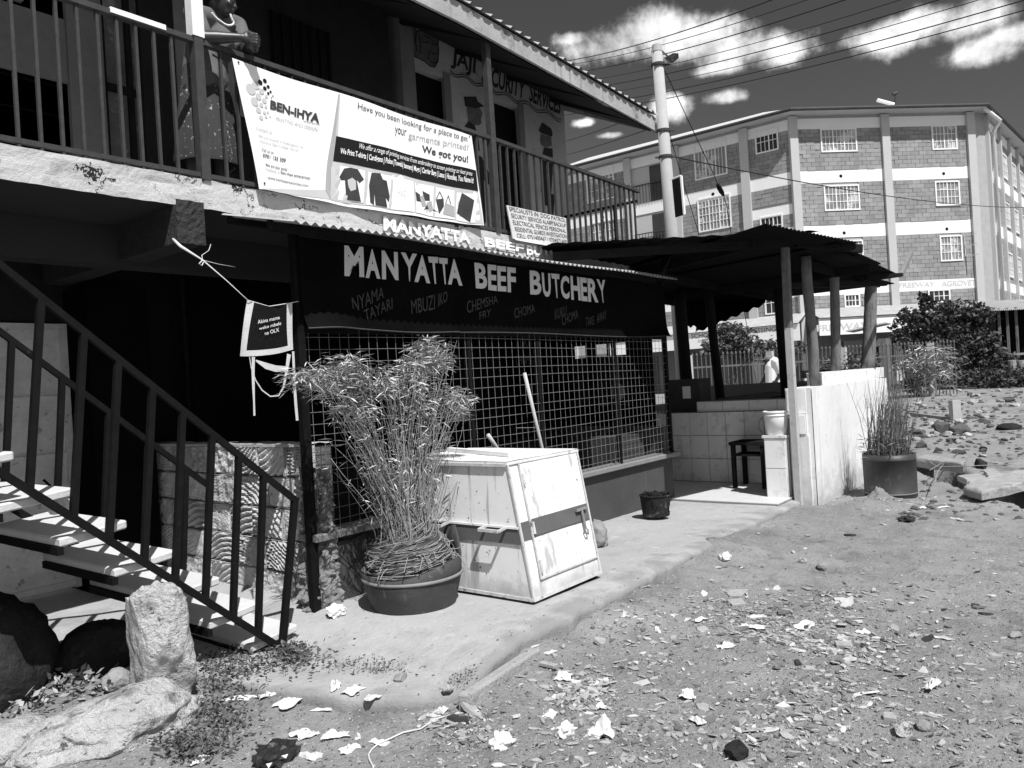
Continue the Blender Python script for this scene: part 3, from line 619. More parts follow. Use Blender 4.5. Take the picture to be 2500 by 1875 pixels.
MB().box((5.62, 5.215, .1), (6.35, 5.25, 2.5)).build('inner_door', M_interior, BUT)
# stone side wall: hammer-dressed blocks, each a piece
def stone_material():
    m = mat('sawn_stone', .50, .2, 7, .95, .6, 45, island=.18, spots=[(8, .62, .08, .18)])
    return m
M_stone = stone_material()
M_mortar = mat('mortar', .13, .2, 9, .95, .8, 40)
SW = MB().box((3.335, 4.52, .06), (3.52, 6.98, 1.245)).build('stone_side_wall', M_mortar, BUT)
rn = random.Random(11)
for c in range(5):
    y = 4.50 - rn.uniform(0, .3); z0 = .10 + c * .232
    while y < 6.95:
        ln = rn.uniform(.30, .46); y1 = min(6.96, y + ln); ya = max(4.50, y)
        if y1 - ya > .08:
            cy = (ya + y1) / 2; hw_, hh = (y1 - ya) / 2 - .007, .111; m = MB(); off = rn.uniform(-.014, .010)
            sd = rn.choice((-1, 1, 1)); ccy, ccz = sd * rn.uniform(.10, .28), rn.choice((-1, -1, 1)) * rn.uniform(.22, .42); pit = rn.uniform(.024, .048); dpt = rn.choice((.0015, .004, .008, .010, .012)); rough = rn.uniform(.6, 2.0)
            def bf(u, v):
                yy, z = -hw_ + 2 * hw_ * (1 - u), -hh + 2 * hh * v; r_ = math.hypot(yy - ccy, z - ccz) + .006 * nse(yy * 9 + cy * 7, z * 9)
                e = min(u, 1 - u) * 2 * hw_; ez = min(v, 1 - v) * 2 * hh
                return Vector((off + dpt * math.sin(r_ / pit * 6.2832) + .010 * rough * fbm(yy * 14 + cy * 5, z * 14 + z0 * 9, c, 3) + (.012 if e < .012 else 0) + (.012 if ez < .010 else 0), yy, z + .006 * nse(u * 4, cy * 5 + v)))
            m.grid(bf, 30, 18)
            n0 = len(m.v)
            m.add([(off, -hw_, -hh), (off, hw_, -hh), (off, hw_, hh), (off, -hw_, hh), (.06, -hw_, -hh), (.06, hw_, -hh), (.06, hw_, hh), (.06, -hw_, hh)], [(0, 1, 5, 4), (2, 3, 7, 6), (1, 2, 6, 5), (3, 0, 4, 7)])
            o = bpy.data.objects.new('stone_block', m.mesh('stone_block', M_stone, Vector((0, 0, 0)), False)); link(o, (3.31, cy, z0 + .115), SW)
        y = y1
cp = MB(); cp.grid(lambda u, v: Vector((3.295 + .23 * v, 4.5 + 2.46 * u, 1.262 + .012 * fbm(u * 14, v * 3))), 60, 4); cp.grid(lambda u, v: Vector((3.293, 4.5 + 2.46 * u, 1.245 + .02 * v)), 60, 1)
cp.build('mortar_cap', mat('light_mortar', .45, .15, 9, .95, .5, 40), SW)
bc_ = MB()
def lump(u, v):
    a = u * math.pi * 1.15 - .25; z = .06 + 1.05 * v
    r_ = .12 + .05 * fbm(u * 5, v * 9, 4) + .05 * fbm(u * 13, v * 22, 1) + .08 * (1 - v) ** 2
    return Vector((3.33 - math.sin(a) * r_ * .9, 4.48 - math.cos(a) * r_ * -.9 - .04, z + .02 * fbm(u * 9, v * 15, 7)))
bc_.grid(lump, 26, 60); bc_.build('broken_mortar_corner', mat('broken_mortar', .24, .3, 10, .95, 1.0, 60), SW)

# ------------------------------------------------------------------ apron on a string
M_string = mat('white_string', .6, .1, 9, .8)
st = MB().tube([(2.55, 4.75, 2.66), PY(*zz('a6', 120, 300), 4.55), PY(*zz('a6', 280, 400), 4.48), PY(*zz('a6', 450, 545), 4.4), PY(*zz('a6', 607, 690), 4.3)], [.010, .010, .005, .003, .003], 5)
st.tube([PY(*zz('a6', 280, 400), 4.48), PY(*zz('a6', 275, 365), 4.5), PY(*zz('a6', 325, 330), 4.55), PY(*zz('a6', 340, 285), 4.6)], .0025, 4)
st.tube([PY(*zz('a6', 280, 400), 4.48), PY(*zz('a6', 400, 430), 4.6), PY(*zz('a6', 515, 450), 4.8)], .002, 4)
st.tube([PY(*zz('a6', 280, 400), 4.48), PY(*zz('a6', 255, 425), 4.47), PY(*zz('a6', 275, 440), 4.47), PY(*zz('a6', 290, 410), 4.48)], .004, 4)
st.tube([PY(*zz('a6', 607, 690), 4.3), PY(*zz('a6', 760, 735), 4.31), PY(*zz('a6', 905, 712), 4.31), (3.17, 4.32, 2.24)], .003, 4)
tag(st.build('washing_line', M_string, smooth=True), 'white string stretched from the beam end to the stall post', 'string')
M_apron = mat('black_cloth', .006, .3, 14, .9, .3, 60); M_trim = mat('pale_cloth_trim', .55, .08, 9, .9, .2, 60)
AP = empty('apron', PY(*zz('a6', 750, 1050), 4.3), 'black apron with white trim and printed words on the string', 'apron')
aq = lambda pts, y=4.3: q('a6', pts, y)
body = aq([(610, 690), (918, 705), (945, 1045), (548, 1095)])
def apf(u, v):
    p = bil(body, u, v); sag = .035 * math.sin(math.pi * u)
    p.z -= sag * v * v + .012 * math.sin(math.pi * u) * (1 - v) * 1.2; p.y += .02 * math.sin(u * 8 + v * 2); return p
ab = MB().grid(apf, 24, 16).build('apron_cloth', M_apron, AP, smooth=True)
tr = MB(); tr.grid(lambda u, v: apf(.125 * u, v) + Vector((0, -.005, 0)), 4, 16); tr.grid(lambda u, v: apf(.125 + .875 * u, .105 * v) + Vector((0, -.005, 0)), 20, 3); tr.grid(lambda u, v: apf(.90 + .1 * u, .1 + .9 * v) + Vector((0, -.005, 0)), 3, 14)
tr.build('white_trim', M_trim, AP, smooth=True)
for s_, pts in (('Akina mama', [(678, 835), (838, 800), (838, 826), (680, 862)]), ('wako mbele', [(688, 885), (848, 842), (848, 868), (690, 905)]), ('na OLX', [(728, 918), (832, 888), (834, 916), (732, 942)])):
    text(s_, aq(pts, 4.268), M_white_print, AP, .0)
def strip(pts, w, y=4.3, m=None):
    m = m or MB(); P = [PY(*zz('a6', *a), y) for a in pts]; n0 = len(m.v)
    for i, p_ in enumerate(P):
        d = (P[min(i+1, len(P)-1)] - P[max(i-1, 0)]).normalized(); s_ = Vector((d.z, 0, -d.x)) * w[i] / 2
        m.v += [p_ - s_, p_ + s_]
    m.f += [(n0+2*i, n0+2*i+1, n0+2*i+3, n0+2*i+2) for i in range(len(P)-1)]; return m
s_ = strip([(648, 1100), (645, 1200), (648, 1320), (652, 1420), (655, 1525)], [.022, .022, .018, .012, .014], 4.285)
strip([(620, 1100), (632, 1180), (665, 1270), (710, 1340), (770, 1385), (830, 1380), (865, 1320), (885, 1220), (905, 1080)], [.006, .006, .007, .008, .008, .009, .014, .02, .03], 4.29, s_)
strip([(665, 1125), (740, 1165), (810, 1185), (890, 1185)], [.01, .04, .042, .03], 4.295, s_)
strip([(935, 1060), (945, 1300), (955, 1450), (965, 1560)], [.018, .02, .022, .02], 4.30, s_)
s_.build('apron_ties', M_trim, AP)

# ------------------------------------------------------------------ steel staircase with plank treads
STR = empty('staircase', (2.2, 4.5, 0), 'dark steel staircase with pale concrete treads in front of the entrance', 'staircase')
M_tread = mat('pale_tread', .52, .10, 4, .9, .3, 50, spots=[(34, .68, .04, .25)])
YN, YFAR = 4.10, 5.06
slope = .875
def strz(x): return .08 + (2.73 - x) * slope
MB().bar((2.76, YN, strz(2.76)), (-.55, YN, strz(-.55)), .032, .036).build('stringer', M_steel, STR)
MB().bar((2.76, YFAR, strz(2.76) + .05), (-.55, YFAR, strz(-.55)), .03, .04).build('stringer', M_steel, STR)
MB().bar((2.885, YN, .965), (-.45, YN, .965 + 3.335 * .868), .032, .034).build('handrail', M_steel, STR)
MB().bar((2.885, YFAR, 1.0), (-.45, YFAR, 1.0 + 3.335 * .868), .032, .034).build('handrail', M_steel, STR)
bx = [PY(*zz('a1', *a), YN).x for a in ((205, 510), (515, 660), (770, 860), (1020, 1020), (1240, 1155), (1455, 1290), (1650, 1400), (1830, 1535))]
step_ = bx[0] - bx[1]; bx = [bx[0] + step_ * i for i in range(6, 0, -1)] + bx
for x in bx:
    MB().bar((x, YN, strz(x)), (x + .10, YN, .965 + (2.885 - x - .10) * .868), .032, .034, (0, 1, 0)).build('baluster', M_steel, STR)
for i, x in enumerate([2.62, 2.37, 2.13] + [2.13 - .26 * k for k in range(1, 10)]):
    MB().bar((x, YFAR, strz(x)), (x + .09, YFAR, 1.0 + (2.885 - x - .09) * .868), .032, .034, (0, 1, 0)).build('baluster', M_steel, STR)
MB().bar((2.73, YN, .04), (2.895, YN, .975), .036, .036, (0, 1, 0)).build('newel_post', M_steel, STR)
t1, t2, t3 = [PY(*zz('a1', *a), 4.14) for a in ((400, 905), (815, 1135), (1150, 1322))]
dx_, dz_ = (t3.x - t1.x) / 2, (t3.z - t1.z) / 2
for i in range(-9, 4):
    xb_, zb = t2.x + dx_ * i, t2.z + dz_ * i
    if zb > 2.98 or zb < .1: continue
    ln = .33; tl = .035
    o = MB().hexa([(xb_, YN + .04, zb - .045), (xb_ + ln, YN + .04, zb - .045 + tl), (xb_ + ln, YFAR + .02, zb - .045 + tl), (xb_, YFAR + .02, zb - .045), (xb_, YN + .04, zb), (xb_ + ln, YN + .04, zb + tl), (xb_ + ln, YFAR + .02, zb + tl), (xb_, YFAR + .02, zb)]).build('tread', M_tread, STR)
    bevel(o, .008)
    MB().bar((xb_ + .004, YN + .05, zb - .065), (xb_ + .004, YFAR, zb - .065), .03, .04).build('tread_bearer', M_steel, STR)
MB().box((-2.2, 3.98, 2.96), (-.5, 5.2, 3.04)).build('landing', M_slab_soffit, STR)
MB().box((-.62, 4.06, -.05), (-.54, 4.14, 2.958)).build('landing_post', M_steel, STR); MB().box((-.62, 5.02, -.05), (-.54, 5.10, 2.958)).build('landing_post', M_steel, STR)
import bmesh
_ico = {}
def ico(sub):
    if sub not in _ico:
        b = bmesh.new(); bmesh.ops.create_icosphere(b, subdivisions=sub, radius=1); b.verts.ensure_lookup_table()
        _ico[sub] = ([v.co.copy() for v in b.verts], [tuple(v.index for v in f.verts) for f in b.faces]); b.free()
    return _ico[sub]
def rock_pts(rad, seed, sub=4, amp=.18, cut=0, fine=.09, boxy=0.0, rz=0.0):
    vs, fs = ico(sub); rn = random.Random(seed); cuts = [(Vector((rn.gauss(0, 1), rn.gauss(0, 1), rn.gauss(0, .8))).normalized(), rn.uniform(.45, .82) if cut >= 7 else rn.uniform(.62, .9)) for _ in range(cut)]
    out = []; rot = Matrix.Rotation(rz, 3, 'Z')
    for v in vs:
        p = v.copy()
        if boxy: p = p / max(abs(p.x), abs(p.y), abs(p.z)) * boxy + p * (1 - boxy)
        for n_, d in cuts:
            e = p.dot(n_) - d
            if e > 0: p -= n_ * e
        p *= 1 + amp * fbm(v.x * 1.3 + seed, v.y * 1.3, v.z * 1.3, 3) + fine * fbm(v.x * 5, v.y * 5 + seed, v.z * 5, 4)
        out.append(rot @ Vector((p.x * rad[0], p.y * rad[1], p.z * rad[2])))
    return out, fs
def rock(name, c, rad, seed, matr, label=None, cat='rock', group=None, sub=4, rz=0.0, **k):
    vs, fs = rock_pts(rad, seed, sub, rz=rz, **k); m = MB(); m.add([v + Vector(c) for v in vs], fs)
    o = m.build(name, matr, smooth=True)
    if sub <= 2: o.data.polygons.foreach_set('use_smooth', [False] * len(o.data.polygons))
    return tag(o, label, cat, group)
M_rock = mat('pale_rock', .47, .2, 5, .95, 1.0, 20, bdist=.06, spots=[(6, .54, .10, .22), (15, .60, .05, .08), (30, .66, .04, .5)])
M_rockdark = mat('dark_and_shaded_rock', .03, .35, 5, .95, 1.0, 22, spec=0, spots=[(6, .58, .1, .06)])  # near-black puts the stair shade into the boulder rocks; other dark stones share it
M_rockmid = mat('mid_rock', .26, .2, 6, .95, .8, 35, spots=[(12, .6, .1, .12)])
c = PZ(*zz('a2', 1190, 905), .08)
rock('standing_stone', (c.x + .02, c.y + .12, .33), (.15, .17, .33), 12, M_rock, 'tall upright pale stone leaning beside the stair foot', boxy=.45, cut=4, amp=.16, fine=.05, sub=5)
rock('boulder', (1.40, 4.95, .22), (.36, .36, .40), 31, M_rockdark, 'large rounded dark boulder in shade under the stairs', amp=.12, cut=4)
c = PZ(*zz('a2', 860, 1060), .08)
rock('flat_rock', (c.x + .02, c.y + .02, .06), (.43, .27, .15), 7, M_rock, 'broad low pale rock lying in front of the upright stone', amp=.22, cut=5, fine=.055, rz=.1, sub=5)
c = PZ(*zz('a2', 130, 1180), .05)
rock('flat_rock', (c.x - .02, c.y, .04), (.20, .20, .11), 17, M_rock, 'pale rounded rock at the lower left corner', amp=.15, cut=3, fine=.08)
c = PZ(*zz('a2', 640, 600), .1)
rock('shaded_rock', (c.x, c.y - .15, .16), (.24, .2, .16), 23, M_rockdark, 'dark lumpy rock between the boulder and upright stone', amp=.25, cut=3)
c = PZ(*zz('a2', 300, 720), .05)
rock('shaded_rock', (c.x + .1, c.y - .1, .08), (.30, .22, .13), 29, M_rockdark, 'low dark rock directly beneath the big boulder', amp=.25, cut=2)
c = PZ(*zz('a2', 830, 790), .08)
rock('small_stone', (c.x, c.y, .1), (.08, .07, .06), 37, M_rockmid, 'small round stone left of the upright stone', amp=.2)
c = PZ(*zz('a3', 2130, 930), .14)
rock('pavement_rock', (c.x + .08, c.y + .12, .22), (.11, .12, .14), 41, M_rockmid, 'round mottled stone on the pavement behind the white cart', amp=.25, cut=2, fine=.1)

# ------------------------------------------------------------------ white tin cart
M_tin = mat('chipped_white_tin', .72, .05, 2, .55, .10, 9, spots=[(24, .66, .02, .10), (3.0, .58, .14, .52), (55, .68, .02, .16), (9, .66, .03, .3)], streak=(14, .60, .06, .42), splash=(.19, .34, .34))
M_tinedge = mat('worn_tin_edge', .48, .2, 16, .7, .2, 60, spots=[(20, .58, .08, .12)])
M_stripe = mat('grey_stripe_paint', .11, .12, 4, .6, .05, 30)
KX0, KX1, KY0, KY1, KZ0, KZ1 = 3.95, 4.76, 3.08, 4.32, .176, 1.073
tx0, tx1, ty0, ty1 = 3.98, 4.81, 3.266, 4.335
def kp(u, v, f):   # point on a cart face; f: 'front' (-y), 'left' (-x), 'right' (+x), 'back'
    b = {'front': ((KX0, KY0), (KX1, KY0), (tx0, ty0), (tx1, ty0)), 'left': ((KX0, KY1), (KX0, KY0), (tx0, ty1), (tx0, ty0)), 'right': ((KX1, KY0), (KX1, KY1), (tx1, ty0), (tx1, ty1)), 'back': ((KX1, KY1), (KX0, KY1), (tx1, ty1), (tx0, ty1))}[f]
    a = Vector(b[0]).lerp(Vector(b[1]), u); t = Vector(b[2]).lerp(Vector(b[3]), u); r_ = a.lerp(t, v); return Vector((r_.x, r_.y, KZ0 + (KZ1 - KZ0) * v))
CART = empty('tin_cart', (4.47, 3.7, .16), 'white sheet metal vending cart with a dark stripe by the mesh', 'cart')
def kquad(f, u0, u1, v0, v1, off, name, matr, par=CART, nu=8, nv=8, dent=.004):
    n_ = {'front': Vector((0, -1, .2)), 'left': Vector((-1, 0, .03)), 'right': Vector((1, 0, 0)), 'back': Vector((0, 1, 0))}[f].normalized()
    m = MB(); m.grid(lambda u, v: kp(u0 + (u1 - u0) * u, v0 + (v1 - v0) * v, f) + n_ * (off + dent * fbm(u * 3 + v0 * 7, v * 3 + u0, 2)), nu, nv); return m.build(name, matr, par, smooth=True)
for f in ('front', 'left', 'right', 'back'): kquad(f, 0, 1, 0, 1, 0, 'body_panel', M_tin)
kquad('left', .0, 1, .405, .525, .010, 'stripe', M_stripe, nv=2, dent=.002); kquad('front', 0, 1, .43, .56, .0075, 'stripe', M_stripe, nv=2)
dr_ = kquad('front', .13, .985, .135, .985, .006, 'cart_door', M_tin, dent=.003)
kquad('front', .16, .985, .44, .565, .0095, 'door_stripe', M_stripe, dr_, nv=2)
nf = Vector((0, -1, .2)).normalized()
def kbar(f, a, b, off, w, h, name, matr, par):
    n_ = {'front': nf, 'left': Vector((-1, 0, .03)).normalized()}[f]
    return MB().bar(kp(*a, f) + n_ * off, kp(*b, f) + n_ * off, w, h, n_).build(name, matr, par)
kbar('front', (.135, .13), (.135, .99), .012, .012, .010, 'door_hinge_strip', M_tinedge, dr_)
for v in (.22, .50, .86): kbar('front', (.15, v - .045), (.15, v + .045), .018, .022, .018, 'hinge', M_tinedge, dr_)
kbar('front', (.13, .135), (.985, .135), .009, .012, .012, 'door_edge', M_tinedge, dr_)
kbar('front', (.78, .53), (.94, .535), .025, .018, .018, 'bolt', M_sill, dr_)
kbar('front', (.86, .53), (.865, .37), .028, .020, .010, 'hasp', M_sill, dr_)
MB().tube([kp(.84, .38, 'front') + nf * .03, kp(.85, .34, 'front') + nf * .035, kp(.88, .33, 'front') + nf * .035, kp(.89, .37, 'front') + nf * .03], .007, 6).build('padlock', M_sill, dr_)
tp = MB(); tp.grid(lambda u, v: Vector((tx0 - .015 + (tx1 - tx0 + .03) * u, ty0 - .015 + (ty1 - ty0 + .03) * v, KZ1 + .012 + .004 * fbm(u * 3, v * 3))), 8, 8); tp.box((tx0 - .015, ty0 - .015, KZ1 - .012), (tx1 + .015, ty1 + .015, KZ1 + .008)); tp.build('cart_top', M_tin, CART)
a_, b_ = Vector((tx0 + .25, ty0 + .16, KZ1 + .03)), Vector((tx0 + .55, ty1 - .03, KZ1 + .03)); MB().bar(a_, b_, .045, .03).build('top_batten', M_white, CART)
for u in (0, 1): kbar('front', (u, 0), (u, 1), .006, .018, .012, 'corner_strip', M_tinedge, CART)
kbar('front', (0, .01), (1, .01), .006, .022, .012, 'base_strip', M_tinedge, CART); kbar('left', (0, .012), (1, .012), .006, .022, .012, 'base_strip', M_tinedge, CART); kbar('left', (0, .985), (1, .985), .016, .02, .01, 'top_strip', M_tinedge, CART)
kbar('left', (0, .53), (1, .525), .010, .014, .014, 'hatch_strip', M_tin, CART)
for u in (.30, .76):
    h_ = MB(); A = kp(u, .525, 'left') + Vector((-.01, 0, 0)); B = kp(u + .15, .525, 'left') + Vector((-.01, 0, 0)); o_ = Vector((-.085, 0, -.012))
    h_.bar(A, A + o_, .016, .016); h_.bar(B, B + o_, .016, .016); h_.bar(A + o_, B + o_, .016, .02); h_.build('hatch_handle', M_tinedge, CART)
MB().box((KX0 + .02, KY0 + .02, .12), (KX1 - .02, KY1 - .03, .199)).build('cart_base', M_timber_dark, CART)
m = MB(); rn = random.Random(8)
for pl in ([(.45, .62, .02), (.5, .6, .012), (.52, .66, .01), (.62, .57, .012), (.72, .78, .01), (.76, .64, .008), (.62, .72, .007), (.63, .25, .012), (.66, .2, .012), (.7, .16, .01), (.74, .31, .009), (.8, .36, .009)]):
    m.disc(kp(pl[0], pl[1], 'left') + Vector((-.007, 0, 0)), pl[2] * .5, 8, (-1, 0, .03))
m.build('paint_chips', M_steel, CART)

# ------------------------------------------------------------------ bamboo in a cut-down barrel
M_barrel = mat('barrel_plastic', .055, .25, 6, .6, .1, 40, spots=[(9, .6, .12, .12)], streak=(12, .62, .08, .16))
M_soil = mat('soil', .06, .25, 12, .95, .8, 50)
BARL = empty('cut_barrel', (3.60, 3.83, .165), 'dark cut down barrel holding bamboo beside the white cart', 'barrel')
rimf = lambda t: (.14 * math.exp(-((((t + math.pi) % (2 * math.pi)) - math.pi + .35) / .28) ** 2) + .012 * math.sin(3 * t) + .03 * math.cos(t + .4))
bb = MB().lathe((3.60, 3.83, .165), [(.285, 0), (.292, .03), (.318, .12), (.326, .15), (.331, .19), (.335, .20), (.333, .21), (.338, .27), (.325, .272), (.318, .20)], 48, rimf)
bb.disc((3.60, 3.83, .17), .283, 32); bb.build('barrel_shell', M_barrel, BARL, smooth=True)
MB().lathe((3.60, 3.83, .165), [(.334, .188), (.343, .192), (.343, .204), (.334, .21)], 48).build('barrel_hoop', M_sill, BARL, smooth=True)
sm = MB(); sm.grid(lambda u, v: Vector((3.60 + .32 * v * math.cos(u * 6.2832), 3.83 + .32 * v * math.sin(u * 6.2832), .40 + .06 * (1 - v) + .015 * fbm(u * 20, v * 6))), 36, 6); sm.build('soil_fill', M_soil, BARL)

def leaf(m, p, d, ln, wd, rn):
    d = d.normalized(); s_ = d.cross(Vector((rn.gauss(0, .6), rn.gauss(0, .6), 1))).normalized() * wd; mid = p + d * ln * .45 + Vector((0, 0, ln * .02)); tip = p + d * ln + Vector((0, 0, -ln * .05))
    m.add([p, mid + s_, tip, mid - s_], [(0, 1, 2), (0, 2, 3)])
M_cane = mat('dry_cane', .22, .25, 20, .8, .1, 60, island=.35)
M_bleaf = mat('bamboo_leaf', .36, .2, 20, .55, island=.75, spec=.4)
def bamboo(base, canes, lobes, nleaf, seed, label, ll=.088, cr_=.0034, coil=True, dep=.12, spread=.26, lw_=.0052):
    rn = random.Random(seed); t = empty('bamboo_plant', base, label, 'bamboo')
    B = Vector(base); tips = []
    lw = [l[3] for l in lobes]
    for i in range(canes):
        lb = rn.choices(lobes, lw)[0]
        ang = rn.uniform(0, 6.283); r0 = spread * math.sqrt(rn.random())
        p0 = B + Vector((r0 * math.cos(ang), r0 * math.sin(ang), .0))
        e = Vector(lb[0]) + Vector((rn.gauss(0, lb[1] * .55), rn.gauss(0, dep), rn.gauss(0, lb[2] * .45)))
        if rn.random() < .34: e = p0.lerp(e, rn.uniform(.4, .8)) + Vector((rn.gauss(0, .08), 0, 0))
        c1 = p0 + Vector(((B.x - p0.x) * .6 + rn.gauss(0, .03), (B.y - p0.y) * .5, (e.z - p0.z) * .33)); c2 = p0.lerp(e, .72) + Vector((rn.gauss(0, .03), rn.gauss(0, .03), .03))
        pts = []
        for k in range(7):
            u = k / 6; pts.append(p0 * (1-u)**3 + c1 * 3*u*(1-u)**2 + c2 * 3*u*u*(1-u) + e * u**3)
        rr = cr_ * rn.uniform(.7, 1.25)
        MB().tube(pts, [rr * (1 - .65 * k / 6) for k in range(7)], 5).build('cane', M_cane, t, smooth=True); tips.append(pts)
    m = MB()
    for i in range(nleaf):
        if rn.random() < .88:
            lb = rn.choices(lobes, lw)[0]; v = Vector((rn.gauss(0, 1), rn.gauss(0, 1), rn.gauss(0, 1))).normalized() * rn.random() ** .42
            c_ = Vector(lb[0]) + Vector((v.x * lb[1], v.y * dep * 1.6, v.z * lb[2]))
            if fbm(c_.x * 9, c_.y * 9, c_.z * 9, 2) < (.03 if ll < .2 else -.15): continue
        else:
            pp = rn.choice(tips); c_ = pp[rn.choice((3, 4, 5, 6))] + Vector((rn.gauss(0, .012), rn.gauss(0, .012), rn.gauss(0, .02)))
        a0 = rn.uniform(0, 6.283)
        for k in range(rn.choice((1, 2, 2, 3))):
            a = a0 + rn.gauss(0, 1.3); leaf(m, c_ + Vector((rn.gauss(0, ll * .25), rn.gauss(0, ll * .25), rn.gauss(0, ll * .2))), Vector((math.cos(a), math.sin(a), rn.uniform(-.75, .35))), ll * rn.uniform(.55, 1.25), lw_ * rn.uniform(.6, 1.1), rn)
    tag(m.build('leaves', M_bleaf, t), kind='stuff')
    if coil:
        cm = MB(); cm.lathe(B + Vector((0, 0, -.03)), [(.29, 0), (.285, .08), (.24, .18), (.15, .26), (.01, .28)], 28); cm.build('root_mound', M_soil, t, smooth=True)
        m = MB()
        for i in range(560):
            a = rn.uniform(0, 6.283); z = rn.uniform(-.02, .27); rr = .30 - .05 * (z / .12) - max(0, z - .14) * .75 + rn.gauss(0, .008); ln = rn.uniform(.3, 1.3); tl = rn.gauss(.01, .05)
            m.tube([B + Vector((rr * (1 + .03 * math.sin(j * .8 + i)) * math.cos(a + ln * j / 6), rr * math.sin(a + ln * j / 6), z + tl * j / 6 + .004 * math.sin(j * .9 + i))) for j in range(7)], rn.uniform(.0016, .0034), 4)
        for i in range(30):
            a = rn.uniform(3.0, 6.4); p0 = B + Vector((.27 * math.cos(a), .27 * math.sin(a), rn.uniform(.0, .12)))
            m.tube([p0, p0 + Vector((.06 * math.cos(a), .06 * math.sin(a), rn.uniform(-.02, .03))), p0 + Vector((.11 * math.cos(a) + rn.gauss(0, .04), .09 * math.sin(a), rn.uniform(-.08, .03)))], rn.uniform(.002, .004), 4)
        tag(m.build('coiled_stems', M_cane, t), kind='stuff')
    return t
def lobe(px, py, rx, rz, w, y): p_ = PY(px, py, y); return (tuple(p_), rx, rz, w)
bamboo((3.59, 3.84, .42), 220, [lobe(780, 935, .13, .10, 1.0, 3.88), lobe(845, 905, .16, .12, 1.6, 3.9), lobe(905, 935, .15, .12, 1.3, 3.9), lobe(1045, 870, .15, .15, 2.0, 3.95), lobe(985, 925, .13, .13, 1.2, 3.9), lobe(1105, 985, .12, .12, 1.2, 3.85), lobe(1015, 985, .13, .10, .7, 3.9), lobe(870, 1000, .18, .09, .7, 3.9), lobe(745, 915, .08, .06, .35, 3.85)], 4300, 4, 'leafy dry bamboo growing from the cut barrel before the mesh')

# ------------------------------------------------------------------ sticks behind the cart
M_stick = mat('pale_stick', .46, .12, 9, .8, .1, 60)
a_, b_ = PY(*zz('a8', 785, 378), 4.22), PY(*zz('a8', 930, 1000), 4.28)
tag(MB().tube([a_, b_, b_ + (b_ - a_) * 1.05], [.017, .016, .016], 8).build('broom_handle', M_stick, smooth=True), 'long pale broom handle leaning on the mesh behind the cart', 'stick')
a_, b_ = PY(*zz('a8', 482, 892), 4.25), PY(*zz('a8', 548, 990), 4.28)
tag(MB().tube([a_, b_, b_ + (b_ - a_) * 4.5], [.018, .017, .016], 8).build('short_stick', M_stick, smooth=True), 'short stick end showing above the cart, left of the long handle', 'stick')

# ------------------------------------------------------------------ charcoal stove
M_rust = mat('rusty_tin', .018, .35, 14, .8, .3, 50, spots=[(9, .58, .1, .09)])
M_char = mat('charcoal', .014, .3, 20, .95, .5, 60)
JC = Vector(PZ(1618, 1266, .115)); JC.y += .10; JC.x += .05
JK = empty('charcoal_stove', JC, 'small rusty charcoal stove standing on the pavement', 'stove')
n_ = 24; m = MB()
for k_ in range(n_):     # cylinder wall with a door opening towards the street
    a0, a1 = 6.2832 * k_ / n_, 6.2832 * (k_ + 1) / n_; mid = (a0 + a1) / 2
    def cyl(a, z): r_ = .138 + .022 * z / .24; return Vector((JC.x + r_ * math.cos(a), JC.y + r_ * math.sin(a), JC.z + z))
    gap = abs(((mid - 5.1 + math.pi) % 6.2832) - math.pi) < .40
    for z0, z1 in ((.02, .06), (.06, .12), (.12, .235)):
        if gap and z0 == .06: continue
        m.add([cyl(a0, z0), cyl(a1, z0), cyl(a1, z1), cyl(a0, z1)], [(0, 1, 2, 3)])
m.build('stove_body', M_rust, JK)
MB().lathe(JC, [(.137, .025), (.02, .03)], 20).build('ash_floor', mat('ash', .4, .1, 20), JK)
MB().lathe(JC, [(.154, .225), (.168, .23), (.168, .24), (.154, .242)], 24).build('stove_rim', M_rust, JK)
MB().lathe(JC, [(.150, .125), (.01, .13)], 20).build('stove_grate', M_rust, JK)
rn = random.Random(4)
for i in range(34):
    a, r_ = rn.uniform(0, 6.28), rn.uniform(0, .13); vs, fs = rock_pts((.036, .026, .028), i, 1, cut=2)
    MB().add([v + JC + Vector((r_ * math.cos(a), r_ * math.sin(a), .215 + rn.uniform(0, .035))) for v in vs], fs).build('charcoal_lump', M_char, JK)
for a in (.6, 2.7, 4.3): MB().box((JC.x + .10 * math.cos(a) - .012, JC.y + .10 * math.sin(a) - .012, JC.z - .02), (JC.x + .10 * math.cos(a) + .012, JC.y + .10 * math.sin(a) + .012, JC.z + .022)).build('stove_foot', M_rust, JK)
for a in (3.6, 6.0):
    c_ = JC + Vector((.142 * math.cos(a), .142 * math.sin(a), .20)); MB().tube([c_ + Vector((.0, .03, .03)), c_ + Vector((.035 * math.cos(a), .035 * math.sin(a) + .02, .0)), c_ + Vector((.04 * math.cos(a), .04 * math.sin(a) - .02, -.05)), c_ + Vector((0, -.03, -.06))], .004, 5).build('stove_handle', M_rust, JK)
